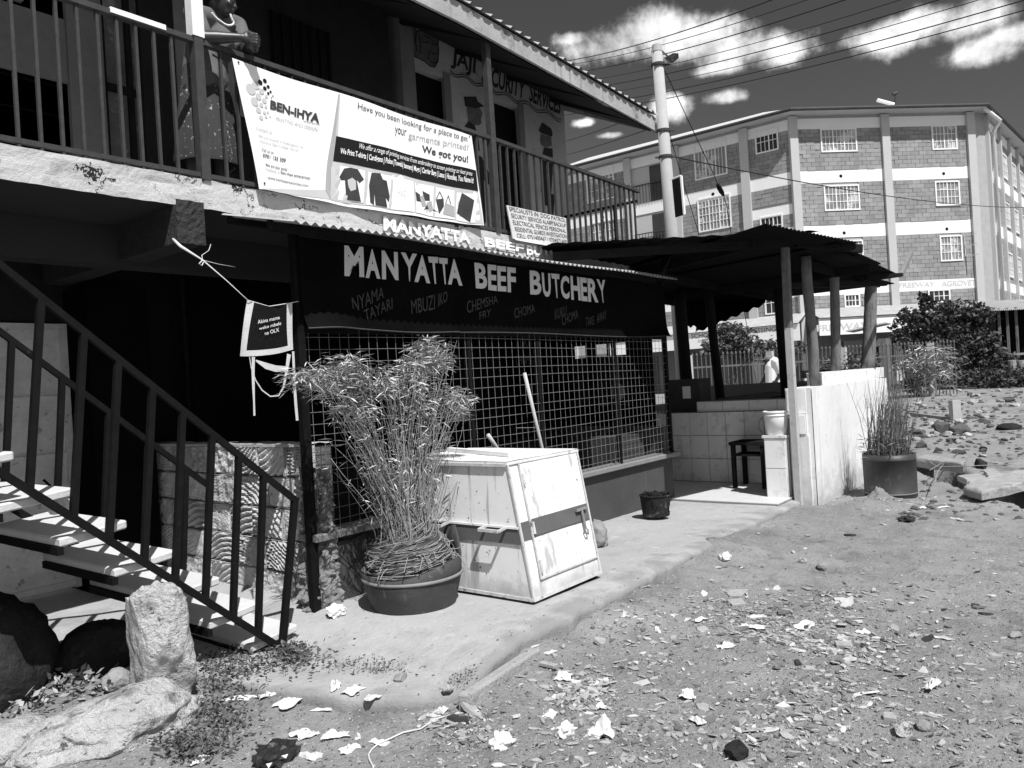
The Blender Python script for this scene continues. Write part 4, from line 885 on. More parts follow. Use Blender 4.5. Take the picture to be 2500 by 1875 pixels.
# ------------------------------------------------------------------ open grill shelter with tiled walls
SH = empty('grill_shelter', (10.5, 4, .05), 'open grill shelter with log posts, tin roof and white tiled walls', 'shelter')
M_whitewall = mat('whitewash', .70, .06, 2, .85, .2, 30, streak=(8, .56, .16, .55), spots=[(4, .62, .08, .52), (14, .68, .03, .3), (40, .70, .02, .35)], splash=(-.05, .42, .36))
M_tile = mat('marbled_tile', .78, .05, 3, .25, 0, 10, spots=[(6, .52, .10, .62)], island=.05, spec=.5)
M_grout = mat('grout', .2, .1, 9, .9)
M_log = mat('weathered_log', .17, .22, 8, .9, .5, 40, streak=(22, .55, .1, .08))
M_logdark = mat('smoked_log', .015, .22, 8, .9, .4, 40)  # near-black tone for the back posts, tie beam and dark rail
M_tin_under = mat('smoked_tin', .012, .25, 2, .7, .05, 30, spec=.02)  # near-black tone for the roof sheets and hanging sheets
M_floor = mat('floor_tile', .55, .08, 9, .5, spec=.4)
WY = 2.80
ww = MB(); ww.grid(lambda u, v: Vector((8.93 + 3.5 * u, WY + .006 * fbm(u * 8, v * 2, 3), -.1 + 1.46 * v)), 50, 10); ww.box((8.93, WY + .012, -.1), (12.43, WY + .30, 1.357)); ww.build('white_wall', M_whitewall, SH)
# stepped end of the wall, faced with tiles
se = MB(); se.box((8.872, 2.845, -.05), (8.928, 3.055, .82)); se.box((8.872, 2.86, .82), (8.928, 3.05, 1.06)); se.build('wall_end_step', M_whitewall, SH)
def tiles_x(x, y0, y1, z0, z1, ny, nz_, par, name='tile', mt=None):   # tiles on a plane facing -x
    w_, h_ = (y1 - y0) / ny, (z1 - z0) / nz_; me = bevel_tile(w_, h_, mt or M_tile)
    for i in range(ny):
        for j in range(nz_): inst(name, me, (x, y0 + w_ * (i + .5), z0 + h_ * (j + .5)), par)
_tm = {}
def bevel_tile(w_, h_, mt):
    k = (round(w_, 3), round(h_, 3), mt.name)
    if k not in _tm:
        a, b = w_ / 2 - .0025, h_ / 2 - .0025; e = .003
        _tm[k] = MB().add([(0, -a, -b), (0, a, -b), (0, a, b), (0, -a, b), (-.008, -a + e, -b + e), (-.008, a - e, -b + e), (-.008, a - e, b - e), (-.008, -a + e, b - e)], [(4, 7, 6, 5), (0, 4, 5, 1), (1, 5, 6, 2), (2, 6, 7, 3), (3, 7, 4, 0)]).mesh('tile', mt, Vector((0, 0, 0)))
    return _tm[k]
cw = MB().box((9.76, 3.12, -.05), (9.95, 6.2, 1.06)).build('counter_wall', M_grout, SH)
tiles_x(9.757, 3.16, 5.24, .122, 1.06, 8, 3, cw)
lg = MB().box((9.82, 3.12, 1.06), (10.1, 4.63, 1.205)).build('raised_ledge', M_grout, SH)
tiles_x(9.817, 3.15, 4.62, 1.062, 1.204, 4, 1, lg)
tiles_x(8.926, 2.86, 3.09, 1.062, 1.352, 1, 1, SH, 'end_tile')
tiles_x(8.869, 2.865, 3.045, .83, 1.055, 1, 1, SH, 'end_tile')
# tiled pedestal
PC = PZ(1888, 1215, .10)
pd = MB().box((8.765, 3.07, .02), (8.98, 3.32, .80)).build('pedestal', M_whitewall, SH)
tiles_x(8.762, 3.075, 3.315, .10, .80, 1, 2, pd)
MB().box((8.745, 3.06, .80), (8.99, 3.335, .83)).build('pedestal_top', M_whitewall, SH)
# coping tier
MB().box((9.86, 2.96, 1.357), (13.0, 3.14, 1.505)).build('coping', M_grout, SH)
wme = MB().box((-.255, -.004, -.072), (.255, .004, .072)).mesh('coping_tile', M_tile, Vector((0, 0, 0)))
for i in range(6): inst('coping_tile', wme, (10.12 + i * .52, 2.956, 1.432), SH)
MB().box((9.86, 2.955, 1.505), (13.0, 3.145, 1.515)).build('coping_top', M_tile, SH)
# floor tiles
ft = MB().box((8.32, 3.04, .02), (9.757, 6.2, .112)).build('tiled_floor', M_grout, SH)
fme = MB().box((-.117, -.117, 0), (.117, .117, .008)).mesh('floor_tile', M_floor, Vector((0, 0, 0)))
for i in range(6):
    for j in range(13): inst('floor_tile', fme, (8.445 + i * .238, 3.16 + j * .238, .112), ft)
# back and side of the shelter
MB().box((8.5, 6.2, -.05), (13.0, 6.35, 1.1)).build('rear_wall', M_grout, SH)
MB().box((12.9, 3.15, -.05), (13.05, 6.2, 1.36)).build('far_wall', M_grout, SH)
MB().box((10.15, 3.5, .0), (12.85, 4.9, .9)).build('grill_base', M_conc_rough, SH)
MB().grid(lambda u, v: Vector((10.3 + 2.4 * u, 3.7 + .9 * v, 1.22 - .12 * math.sin(v * 3.14) * .5)), 10, 4).build('grill_tray', M_rust, SH)
bxs = MB().box((9.98, 4.65, 1.06), (10.35, 5.15, 1.52)).build('tin_box', mat('box_dark', .05, .2, 5, .7), SH)
MB().box((9.972, 4.78, 1.25), (9.978, 4.90, 1.42)).build('paper_label', M_white, bxs)
MB().bar((9.9, 3.2, 1.50), (12.9, 3.4, 1.47), .05, .10).build('dark_rail', M_logdark, SH)
# log posts
def logp(a, b, r0, r1, mt, name='log_post'):
    a, b = Vector(a), Vector(b); n_ = 9; rn = random.Random(int(a.x * 99))
    return MB().tube([a.lerp(b, k / n_) + Vector((.012 * nse(a.x, k * .6), .012 * nse(a.y + 3, k * .6), 0)) for k in range(n_ + 1)], [(r0 + (r1 - r0) * k / n_) * (1 + .08 * nse(k * .9, a.x)) for k in range(n_ + 1)], 12).build(name, mt, SH, smooth=True)
logp((9.52, 2.93, 1.355), (9.32, 2.90, 2.90), .066, .058, M_log)
logp((10.80, 3.05, 1.50), (10.66, 2.95, 2.93), .066, .062, M_log)
logp((12.45, 3.05, 1.50), (12.55, 2.95, 2.88), .105, .085, M_log)
p4 = PD(*zz('z7', 1370, 900), 12.0); logp((p4.x, p4.y, .1), (p4.x - .15, p4.y, 2.85), .08, .075, M_logdark)
p5 = PD(*zz('z7', 1025, 920), 11.5); logp((p5.x, p5.y, .1), (p5.x - .1, p5.y + .1, 2.85), .07, .065, M_logdark)
p6 = PD(*zz('z7', 838, 930), 11.5); logp((p6.x, p6.y, .1), (p6.x, p6.y + .05, 2.85), .09, .09, M_logdark)
fp = MB().bar((8.80, 2.97, -.05), (8.80, 2.97, 2.05), .085, .07).build('front_post_base', mat('faded_post_paint', .42, .12, 6, .85, .2, 40, spots=[(11, .6, .1, .28)]), SH)
MB().bar((8.80, 2.97, 2.05), (8.79, 2.95, 3.02), .088, .074).build('front_post_shaft', M_log, SH)
# roof of overlapping corrugated sheets, seen from below
RFS = empty('tmp', (0, 0, 0)); bpy.data.objects.remove(RFS)
RO = MB().bar((6.6, 4.62, 2.90), (8.3, 2.75, 2.93), .05, .09).build('shelter_roof', M_timber_dark, SH)
def sheet(a, b, c, d, pitch, name='roof_sheet', mt=M_tin_under, amp=.010, nv=3):   # a-b eave (ribs cross it), d-c ridge side
    a, b, c, d = map(Vector, (a, b, c, d)); n_ = max(2, int((b - a).length / pitch * 6)); m = MB()
    m.grid(lambda u, v: a.lerp(b, u).lerp(d.lerp(c, u), v) + Vector((0, 0, amp * math.sin(u * n_ / 6 * 6.2832))), n_, nv); return m.build(name, mt, RO, smooth=True)
A_ = PY(1347, 589, 4.55); B_ = PZ(2019, 562, 3.0)
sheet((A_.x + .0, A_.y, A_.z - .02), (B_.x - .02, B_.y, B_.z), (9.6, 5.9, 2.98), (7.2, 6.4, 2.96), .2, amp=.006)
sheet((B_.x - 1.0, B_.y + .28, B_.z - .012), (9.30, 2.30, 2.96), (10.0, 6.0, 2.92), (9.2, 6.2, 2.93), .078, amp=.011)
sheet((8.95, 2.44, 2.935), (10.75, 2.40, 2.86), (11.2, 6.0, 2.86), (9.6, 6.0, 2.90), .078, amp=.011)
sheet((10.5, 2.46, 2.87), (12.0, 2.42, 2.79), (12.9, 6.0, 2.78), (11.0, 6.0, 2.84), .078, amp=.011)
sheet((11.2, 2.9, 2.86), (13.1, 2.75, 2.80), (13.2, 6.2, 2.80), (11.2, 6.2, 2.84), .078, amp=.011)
for (a, b, w_, h_) in [((8.72, 2.80, 2.975), (9.4, 2.30, 2.90), .06, .09), ((9.2, 2.52, 2.87), (9.9, 2.50, 2.85), .05, .05), ((8.0, 3.0, 2.93), (8.9, 5.6, 2.86), .05, .1), ((10.6, 2.5, 2.80), (10.9, 6.1, 2.78), .05, .1), ((9.3, 2.95, 2.83), (12.9, 2.95, 2.80), .07, .1), ((8.8, 4.6, 2.86), (13.0, 4.6, 2.78), .06, .1), ((8.8, 5.8, 2.84), (13.0, 5.8, 2.78), .06, .1)]:
    MB().bar(a, b, w_, h_).build('rafter', M_timber_dark, RO)
e0, e1 = PZ(*zz('z7', 1800, 392), 2.76), PZ(*zz('z7', 1992, 378), 2.77); MB().bar(e0, e1, .06, .05).build('eave_pole', M_timber_dark, RO)
e2 = PY(*zz('z7', 2045, 258), e1.y); MB().bar(e1, e2, .05, .05).build('bent_gutter_end', M_sill, RO)
MB().bar(PD(*zz('z7', 1380, 437), 9.9), PD(*zz('z7', 1905, 425), 11.0), .06, .07).build('tie_beam', M_logdark, RO)
br = MB().bar(PY(*zz('z7', 690, 375), 4.0), PY(*zz('z7', 745, 250), 4.1), .06, .05).build('brace', M_timber_dark, RO)
MB().bar(PY(*zz('z7', 590, 195), 3.9), PY(*zz('z7', 975, 270), 3.9), .05, .07).build('rafter', M_timber_dark, RO)
# sagging torn sheets on the far side
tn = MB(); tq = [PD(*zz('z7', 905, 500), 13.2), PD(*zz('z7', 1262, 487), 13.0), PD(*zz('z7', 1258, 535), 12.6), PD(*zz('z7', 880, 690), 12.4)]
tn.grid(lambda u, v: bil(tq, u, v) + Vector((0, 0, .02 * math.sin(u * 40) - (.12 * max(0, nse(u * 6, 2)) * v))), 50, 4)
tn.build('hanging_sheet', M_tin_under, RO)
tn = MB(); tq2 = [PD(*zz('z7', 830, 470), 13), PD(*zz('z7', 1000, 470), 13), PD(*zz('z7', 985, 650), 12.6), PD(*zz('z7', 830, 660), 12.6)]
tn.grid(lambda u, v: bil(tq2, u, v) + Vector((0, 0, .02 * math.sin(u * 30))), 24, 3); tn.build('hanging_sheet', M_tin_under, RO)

# bucket on the pedestal
bkc = Vector((8.87, 3.20, .832))
BK = empty('bucket', bkc, 'white plastic bucket standing on the tiled pedestal', 'bucket')
M_plastic = mat('white_plastic', .80, .02, 3, .4, 0, 10, spec=.5)
MB().lathe(bkc, [(.001, 0), (.115, 0), (.138, .20), (.138, .215), (.146, .22), (.146, .232), (.139, .236), (.139, .25), (.147, .255), (.147, .272), (.14, .276), (.13, .27), (.11, .02), (.001, .02)], 32).build('bucket_body', M_plastic, BK, smooth=True)
MB().tube([bkc + Vector((-.10, .11, .22)), bkc + Vector((-.13, .15, .17)), bkc + Vector((-.13, .16, .08)), bkc + Vector((-.12, .12, .03))], .003, 5).build('bucket_handle', M_steel, BK)
# low dark bench
bn = PX(*zz('z7', 1215, 1550), 9.5)
TB = empty('low_table', (9.45, 3.55, .09), 'small dark wooden table in front of the tiled counter', 'table')
MB().box((9.30, 3.52, .66), (9.72, 3.98, .70)).build('table_top', M_timber_dark, TB)
for x, y in ((9.34, 3.94), (9.68, 3.94), (9.34, 3.56), (9.68, 3.56)): MB().box((x - .025, y - .025, .09), (x + .025, y + .025, .66)).build('table_leg', M_timber_dark, TB)
MB().box((9.33, 3.55, .52), (9.69, 3.95, .545)).build('table_apron', M_timber_dark, TB)
# drum planter with dry twigs
M_drum = mat('black_drum', .035, .3, 3, .5, .05, 30, spots=[(4, .58, .14, .10)], streak=(7, .68, .03, .3), spec=.4)
dc = Vector((9.92, 2.26, -.02))
DRM = empty('drum_planter', dc, 'black half drum with dry twigs against the white wall', 'planter')
MB().lathe(dc, [(.285, 0), (.287, .07), (.292, .075), (.287, .08), (.29, .46), (.296, .465), (.29, .475), (.29, .53), (.275, .53), (.27, .44)], 40).build('drum_shell', M_drum, DRM, smooth=True)
MB().lathe(dc, [(.289, .066), (.294, .072), (.289, .080)], 40).build('drum_hoop', M_sill, DRM, smooth=True)
sm = MB(); sm.grid(lambda u, v: dc + Vector((.27 * v * math.cos(u * 6.2832), .27 * v * math.sin(u * 6.2832), .50 + .05 * (1 - v) + .02 * fbm(u * 20, v * 6))), 30, 6); sm.build('soil_fill', M_soil, DRM)
TW = empty('dry_twigs', dc + Vector((0, 0, .5)), 'bunch of dry twigs and grass growing in the black drum', 'plant')
rn = random.Random(77); M_twig = mat('dry_twig', .12, .3, 20, .9, island=.4)
for i in range(240):
    a, r_ = rn.uniform(0, 6.283), .24 * math.sqrt(rn.random()); p0 = dc + Vector((r_ * math.cos(a), r_ * math.sin(a), .50)); h_ = rn.uniform(.15, .5) if rn.random() < .55 else rn.uniform(.5, 1.05)
    lean = Vector((rn.gauss(.10, .18), rn.gauss(-.05, .12), 0)) * h_; m = MB().tube([p0, p0 + lean * .4 + Vector((0, 0, h_ * .5)), p0 + lean * 1.1 + Vector((0, 0, h_))], [.004, .003, .0012], 4)
    if h_ > .5:
        for k_ in range(2): u = rn.uniform(.4, .8); s_ = p0 + lean * u + Vector((0, 0, h_ * u)); m.tube([s_, s_ + Vector((rn.gauss(.03, .06), rn.gauss(0, .04), rn.uniform(.08, .2)))], [.002, .001], 3)
    m.build('twig', M_twig, TW)
m = MB()
for i in range(220):
    a, r_ = rn.uniform(0, 6.283), .29 * math.sqrt(rn.random()); p0 = dc + Vector((r_ * math.cos(a), r_ * math.sin(a), rn.uniform(.5, .72))); leaf(m, p0, Vector((rn.gauss(0, 1), rn.gauss(0, 1), rn.uniform(-.2, .8))), rn.uniform(.05, .14), .008, rn)
tag(m.build('dry_leaves', M_twig, TW), kind='stuff')
# ------------------------------------------------------------------ apartment block across the open ground
M_brick = mat('stone_brick', .27, .18, 1.2, .95, .3, 20, island=.13, spots=[(2.2, .60, .12, .22)])
M_brickjoint = mat('brick_mortar', .36, .1, 3, .95)
M_band = mat('white_band', .80, .03, 1.0, .8, spots=[(.9, .66, .1, .66)], streak=(2.5, .66, .1, .6))
M_column = mat('column_paint', .46, .04, 1, .8)
M_frame = mat('window_white', .78, .03, 2, .6)
M_pane = mat('curtained_glass', .20, .28, 2.2, .18, spots=[(1.6, .52, .06, .5)], spec=.6)
M_panedark = mat('dark_pane', .03, .4, 2, .15, spec=.6)
M_gutter = mat('gutter_dark', .06, .2, 3, .6)
M_apt_roof = mat('apartment_roof', .5, .08, 1, .5)
APT = empty('apartment_block', (45, 12, .5), 'four storey stone block with white bands and chamfered corner across the open ground', 'building')
CA, CB = Vector((39.1, 12.55, 0)), Vector((45.95, 5.65, 0)); CL = Vector((38.9, 27.5, 0)); CR = Vector((62, 4.4, 0)); CB2 = Vector((46.9, 5.15, 0))
class Wall:
    def __init__(s, a, b):
        s.a, s.b = a, b; s.L = (b - a).length; s.d = (b - a).normalized(); s.n = Vector((s.d.y, -s.d.x, 0))
        if s.n.dot(CP - a) < 0: s.n = -s.n
    def pt(s, t, z, off=0): return Vector((s.a.x, s.a.y, 0)) + s.d * t + s.n * off + Vector((0, 0, z))
    def at(s, px, py, off=0): p = PP(px, py, s.a + s.n * off, s.n); return ((p - s.a).dot(s.d), p.z)
    def box(s, m, t0, t1, z0, z1, o0, o1):
        return m.hexa([s.pt(t0, z0, o1), s.pt(t1, z0, o1), s.pt(t1, z0, o0), s.pt(t0, z0, o0), s.pt(t0, z1, o1), s.pt(t1, z1, o1), s.pt(t1, z1, o0), s.pt(t0, z1, o0)])
    def rotz(s): return math.atan2(s.d.y, s.d.x)
W1, W2, W3 = Wall(CA, CB), Wall(CL, CA), Wall(CB2, CR)
ZR = 14.1; BANDS = [(13.42, 13.95), (10.72, 11.34), (7.95, 8.60), (5.08, 5.60)]
core = MB()
for w_ in (W1, W2, W3): w_.box(core, 0, w_.L, .2, ZR, -.35, -.03)
core.prism([(CB.x, CB.y, .2), (CB2.x, CB2.y, .2), (CB2.x + .3, CB2.y + .4, .2), (CB.x + .3, CB.y + .4, .2)], (0, 0, ZR - .2)); core.build('core_wall', M_brickjoint, APT)
def win(w_, t0, t1, z0, z1, nv=4, nh=2, pane=None, fr=.07):
    m = MB(); w_.box(m, t0, t1, z0, z1, -.025, .004); o = m.build('window', pane or M_pane, APT)
    m = MB(); w_.box(m, t0 - fr, t1 + fr, z0 - fr, z0, -.02, .06); w_.box(m, t0 - fr, t1 + fr, z1, z1 + fr, -.02, .06); w_.box(m, t0 - fr, t0, z0, z1, -.02, .06); w_.box(m, t1, t1 + fr, z0, z1, -.02, .06); m.build('window_frame', M_frame, o)
    for i in range(1, nv):
        t = t0 + (t1 - t0) * i / nv; m = MB(); h_ = .028 if i % 3 == 0 or nv < 4 else .012; w_.box(m, t - h_, t + h_, z0, z1, .005, .035); m.build('glazing_bar', M_frame, o)
    for i in range(1, nh):
        z = z0 + (z1 - z0) * i / nh; m = MB(); w_.box(m, t0, t1, z - .014, z + .014, .006, .034); m.build('glazing_bar', M_frame, o)
    return (t0 - fr, t1 + fr, z0 - fr, z1 + fr)
def wpx(w_, k, x0, y0, x1, y1, **kk):
    a, b = w_.at(*zz(k, x0, y0)), w_.at(*zz(k, x1, y1)); c_, d = w_.at(*zz(k, x1, y0)), w_.at(*zz(k, x0, y1))
    return win(w_, min(a[0], b[0]) + .07, max(a[0], b[0]) - .07, min(d[1], b[1]) + .07, max(a[1], c_[1]) - .07, **kk)
H1 = [wpx(W1, 'z4', 1252, 606, 1428, 712, nv=9, nh=3), wpx(W1, 'z4', 1268, 872, 1442, 986, nv=9, nh=3), wpx(W1, 'z4', 1300, 1132, 1458, 1214, nv=9, nh=3), wpx(W1, 'z4', 1773, 590, 1898, 702, nv=6, nh=3), wpx(W1, 'z4', 1790, 852, 1912, 964, nv=6, nh=3), wpx(W1, 'z4', 1812, 1108, 1924, 1224, nv=6, nh=3), wpx(W1, 'z4', 1758, 1362, 1865, 1418, nv=4, nh=2, pane=M_panedark), wpx(W1, 'z4', 1365, 1382, 1442, 1440, nv=4, nh=2, pane=M_panedark)]
H2 = [wpx(W2, 'z4', 948, 624, 1062, 702, nv=5, nh=2, pane=M_panedark), wpx(W2, 'z4', 972, 1022, 1084, 1100, nv=5, nh=2, pane=M_panedark), wpx(W2, 'z4', 992, 1372, 1108, 1468, nv=4, nh=2, pane=M_panedark), wpx(W2, 'z4', 660, 684, 822, 816, nv=9, nh=1), wpx(W2, 'z4', 678, 938, 842, 1066, nv=9, nh=4), wpx(W2, 'z4', 155, 806, 293, 928, nv=7, nh=3), wpx(W2, 'z4', 175, 1050, 310, 1160, nv=7, nh=3)]
# open casement beside the third floor window
t_, z_ = W1.at(*zz('z4', 1926, 1108)); m = MB(); m.box((0, 0, 0), (.1, .1, .1)); 
cs = MB(); a_ = W1.pt(t_ + .03, z_ - 1.05, .06); b_ = a_ + (W1.n * .6 + W1.d * .25); h_ = Vector((0, 0, 1.05))
for p0, p1 in ((a_, b_), (a_ + h_, b_ + h_), (a_, a_ + h_), (b_, b_ + h_), (a_ + h_ * .5, b_ + h_ * .5)): cs.bar(p0, p1, .03, .03)
cs.build('open_casement', M_frame, APT)
# bands and columns
def bands(w_, cols, segs):
    for z0, z1 in segs:
        m = MB(); w_.box(m, .0, w_.L, z0, z1, -.03, .012); m.build('white_band', M_band, APT)
    for t, wd in cols:
        m = MB(); w_.box(m, t - wd / 2, t + wd / 2, .2, ZR - .05, -.03, .16); m.build('column', M_column, APT)
c1 = [(.12, .42), (W1.at(*zz('z4', 1578, 1000))[0], .42), (W1.L - .1, .42)]
c2 = [(W2.at(*zz('z4', 905, 800))[0], .45), (W2.at(*zz('z4', 582, 850))[0], .42), (W2.at(*zz('z4', 355, 850))[0], .42), (W2.at(*zz('z4', 60, 900))[0], .42)]
bands(W1, c1, BANDS); bands(W2, c2, BANDS)
t0_, t1_ = c2[0][0] + .23, W2.L - .1
m = MB(); W2.box(m, t0_, t1_, 9.25, 9.75, -.03, .014); m.build('white_band', M_band, APT)
c3 = [(.15, .36), (3.6, .32), (6.6, .32), (9.4, .32), (12.4, .32)]
bands(W3, c3, BANDS)
H3 = []
for zb in (11.6, 8.85, 6.0):
    for tt in (4.4, 7.4, 10.3): H3.append(win(W3, tt, tt + 1.3, zb, zb + 1.25, nv=4, nh=3))
    H3.append(win(W3, 1.6, 2.6, zb - .35, zb + 1.5, nv=2, nh=1, pane=M_panedark, fr=.03))
# balcony recess on the left wing
tb0, tb1 = c2[2][0] + .22, c2[1][0] - .22
for zf_ in (11.34, 8.60, 5.60):
    m = MB(); W2.box(m, tb0, tb1, zf_, zf_ + 2.0, -.03, -.025); o = m.build('balcony_recess', M_panedark, APT)
    m = MB(); W2.box(m, tb0, tb1, zf_ + 1.0, zf_ + 1.05, .05, .09); m.build('balcony_rail', M_gutter, o)
    for i in range(13): t = tb0 + (tb1 - tb0) * (i + .5) / 13; m = MB(); W2.box(m, t - .012, t + .012, zf_, zf_ + 1.0, .055, .08); m.build('balcony_baluster', M_gutter, o)
    m = MB(); W2.box(m, tb0, tb0 + 1.1, zf_, zf_ + 2.0, -.028, -.018); m.build('balcony_side_wall', M_column, o)
H2 += [(tb0, tb1, zf_, zf_ + 2.02) for zf_ in (11.34, 8.60, 5.60)]
# stone bricks: the nearest 300 singly, the rest joined
BW_ = {}
def bricks(w_, cols, holes, single):
    edges = [0] + [v for t, wd in sorted(cols) for v in (t - wd / 2, t + wd / 2)] + [w_.L]; rn = random.Random(int(w_.L * 10)); rest = MB(); n_single = 0; holes = list(holes)
    zs = [(11.34, 13.42), (8.60, 10.72), (5.60, 7.95), (3.9, 5.08)]
    if single: 
        me = MB().hexa([(-.215, -.03, 0), (.215, -.03, 0), (.215, .012, 0), (-.215, .012, 0), (-.215, -.03, .19), (.215, -.03, .19), (.215, .012, .19), (-.215, .012, .19)]).mesh('stone_brick', M_brick, Vector((0, 0, 0)))
    for e0, e1 in zip(edges[::2], edges[1::2]):
        if e1 - e0 < .3: continue
        for z0, z1 in zs:
            nr_ = round((z1 - z0) / .208); rh = (z1 - z0) / nr_
            for r_ in range(nr_):
                z = z0 + r_ * rh; t = e0 - (.22 if r_ % 2 else 0)
                while t < e1 - .02:
                    l = .45 if single else rn.choice((.40, .45, .45, .52)); a, b = max(e0, t) + .008, min(e1, t + l) - .008; t += l
                    segs = [(a, b)]
                    for h0, h1, hz0, hz1 in holes:
                        if z + rh > hz0 + .03 and z < hz1 - .03:
                            ns = []
                            for s0, s1 in segs:
                                if s1 <= h0 or s0 >= h1: ns.append((s0, s1))
                                else:
                                    if h0 - s0 > .04: ns.append((s0, h0))
                                    if s1 - h1 > .04: ns.append((h1, s1))
                            segs = ns
                    for s0, s1 in segs:
                        if s1 - s0 < .05: continue
                        o_ = rn.uniform(-.006, .01)
                        if single and n_single < 300 and s1 - s0 > .42:
                            inst('stone_brick', me, w_.pt((s0 + s1) / 2, z + .006, o_), APT, rot=(0, 0, w_.rotz() + (math.pi if Vector((0, -1, 0)).dot(Matrix.Rotation(-w_.rotz(), 3, 'Z') @ w_.n) > 0 and False else 0)), scale=((s1 - s0) / .43, 1, (rh - .012) / .19)); n_single += 1
                        else: w_.box(rest, s0, s1, z + .006, z + rh - .006, -.03, .012 + o_)
    tag(rest.build('brickwork', M_brick, APT), kind='stuff')
H2.append((t0_, t1_, 9.25, 9.75))
bricks(W1, c1, H1, True); bricks(W2, c2, H2, False); bricks(W3, c3, H3, False)
# vents, lettering
for k_, x, y in (('b7', 562, 848), ('b7', 1487, 826), ('b7', 1516, 1324), ('b7', 592, 1360)):
    t, z = W1.at(*zz(k_, x, y)); MB().disc(W1.pt(t, z, .016), .085, 14, W1.n).build('vent_hole', M_steel, APT)
t, z = W2.at(*zz('b3', 1535, 400)); MB().disc(W2.pt(t, z, .016), .09, 14, W2.n).build('vent_hole', M_steel, APT)
t, z = W2.at(*zz('b3', 390, 640)); MB().disc(W2.pt(t, z, .016), .09, 14, W2.n).build('vent_hole', M_steel, APT)
def aq_(w_, k_, pts, off): return [PP(*zz(k_, *a), w_.a + w_.n * off, w_.n) for a in pts]
M_faint = mat('faint_lettering', .52, .02, 3, .8); M_red = mat('dark_lettering', .16, .05, 3, .8)
tq_ = aq_(W1, 'b6', [(498, 205), (1612, 155), (1612, 280), (505, 322)], .02); MB().poly(tq_).build('name_band', M_band, APT)
text('FREEWAY', aq_(W1, 'b6', [(525, 225), (1012, 205), (1005, 278), (530, 290)], .03), M_faint, APT, .02)
text('AGROVET', aq_(W1, 'b6', [(1095, 200), (1572, 180), (1565, 255), (1098, 278)], .03), M_faint, APT, .02)
# shop awnings and sign boards at the foot of the block
def shopfront(w_, t0, t1, z):
    m = MB(); n_ = int((t1 - t0) / .076 * 4); m.grid(lambda u, v: w_.pt(t0 + (t1 - t0) * u, z + .55 * v + .012 * math.sin(u * n_ / 4 * 6.2832), 1.45 - 1.4 * v), min(n_, 900), 1); m.build('shop_awning', M_corr, APT, smooth=True)
    m = MB(); w_.box(m, t0, t1, z - .85, z - .03, 1.30, 1.36); o = m.build('sign_fascia', M_band, APT); return o
sf1 = shopfront(W1, .2, W1.L - 2.6, 3.88); sf2 = shopfront(W2, 4.6, W2.L + .3, 3.72)
text('FREEWAY', aq_(W1, 'b4', [(1520, 415), (2080, 375), (2070, 455), (1525, 485)], 1.37), M_faint, sf1, .02)
text('SCHOOL OF HAIRDRESSING', aq_(W2, 'b4', [(165, 512), (1082, 428), (1082, 480), (165, 560)], 1.37), M_red, sf2, .015)
text('Beauty', aq_(W2, 'b4', [(240, 570), (420, 552), (420, 600), (240, 610)], 1.37), M_faint, sf2, 0)
m = MB(); W1.box(m, 0, W1.L, .3, 3.05, -.02, .02); W2.box(m, 0, W2.L, .3, 3.05, -.02, .02); m.build('shopfront_wall', M_plaster2, APT)
for w_, t in ((W1, 1.5), (W1, 4.2), (W1, 7.0), (W2, 5.5), (W2, 8.5), (W2, 11.0), (W2, 13.5)):
    m = MB(); w_.box(m, t, t + 1.5, .35, 2.7, .021, .04); m.build('shop_door', M_panedark, APT)
# eaves, gutter, hipped roof
OV = .75; ea = [CL + W2.n * OV, CA + (W2.n + W1.n).normalized() * OV * 1.05, CB + (W1.n + W3.n).normalized() * OV * 1.1, CR + W3.n * OV]
ins = [p_ + v for p_, v in zip(ea, (Vector((6, 0, 0)), Vector((6.2, 3.5, 0)), Vector((1.5, 7.5, 0)), Vector((0, 6, 0))))]
rf = MB()
for i in range(3): rf.add([ea[i] + Vector((0, 0, ZR + .12)), ea[i+1] + Vector((0, 0, ZR + .12)), ins[i+1] + Vector((0, 0, ZR + 2.35)), ins[i] + Vector((0, 0, ZR + 2.35))], [(0, 1, 2, 3)])
for i in range(3): rf.add([ea[i] + Vector((0, 0, ZR)), ea[i+1] + Vector((0, 0, ZR)), (CL, CA, CB, CR)[i+1] + Vector((.3, .3, ZR)), (CL, CA, CB, CR)[i] + Vector((.3, .3, ZR))], [(0, 1, 2, 3)])
for i in range(3): rf.add([ea[i] + Vector((0, 0, ZR)), ea[i+1] + Vector((0, 0, ZR)), ea[i+1] + Vector((0, 0, ZR + .12)), ea[i] + Vector((0, 0, ZR + .12))], [(0, 1, 2, 3)])
arf = rf.build('roof', M_apt_roof, APT)
MB().tube([p_ + Vector((0, 0, ZR + .06)) + (p_ - Vector((50, 20, 0))).normalized() * .09 for p_ in ea], .09, 8).build('gutter', M_gutter, arf)
hp = PD(*zz('b7', 965, 185), 44); MB().tube([PD(*zz('b7', 890, 163), 44), PD(*zz('b7', 1040, 203), 44)], .10, 10).build('water_heater', M_white, arf)
MB().tube([PD(*zz('b7', 1050, 215), 44), PD(*zz('b7', 1058, 100), 44)], .06, 6).build('vent_pipe', M_railsteel, arf); MB().tube([PD(*zz('b7', 1030, 112), 44), PD(*zz('b7', 1070, 98), 44)], .1, 8).build('vent_cap', M_railsteel, arf)
dp0 = W3.pt(.75, ZR - .9, .22); MB().tube([ea[2] + Vector((.2, .1, ZR - .02)), W3.pt(.5, ZR - .4, .6), dp0, W3.pt(.75, .4, .22)], .10, 10).build('downpipe', M_white, APT, smooth=True)

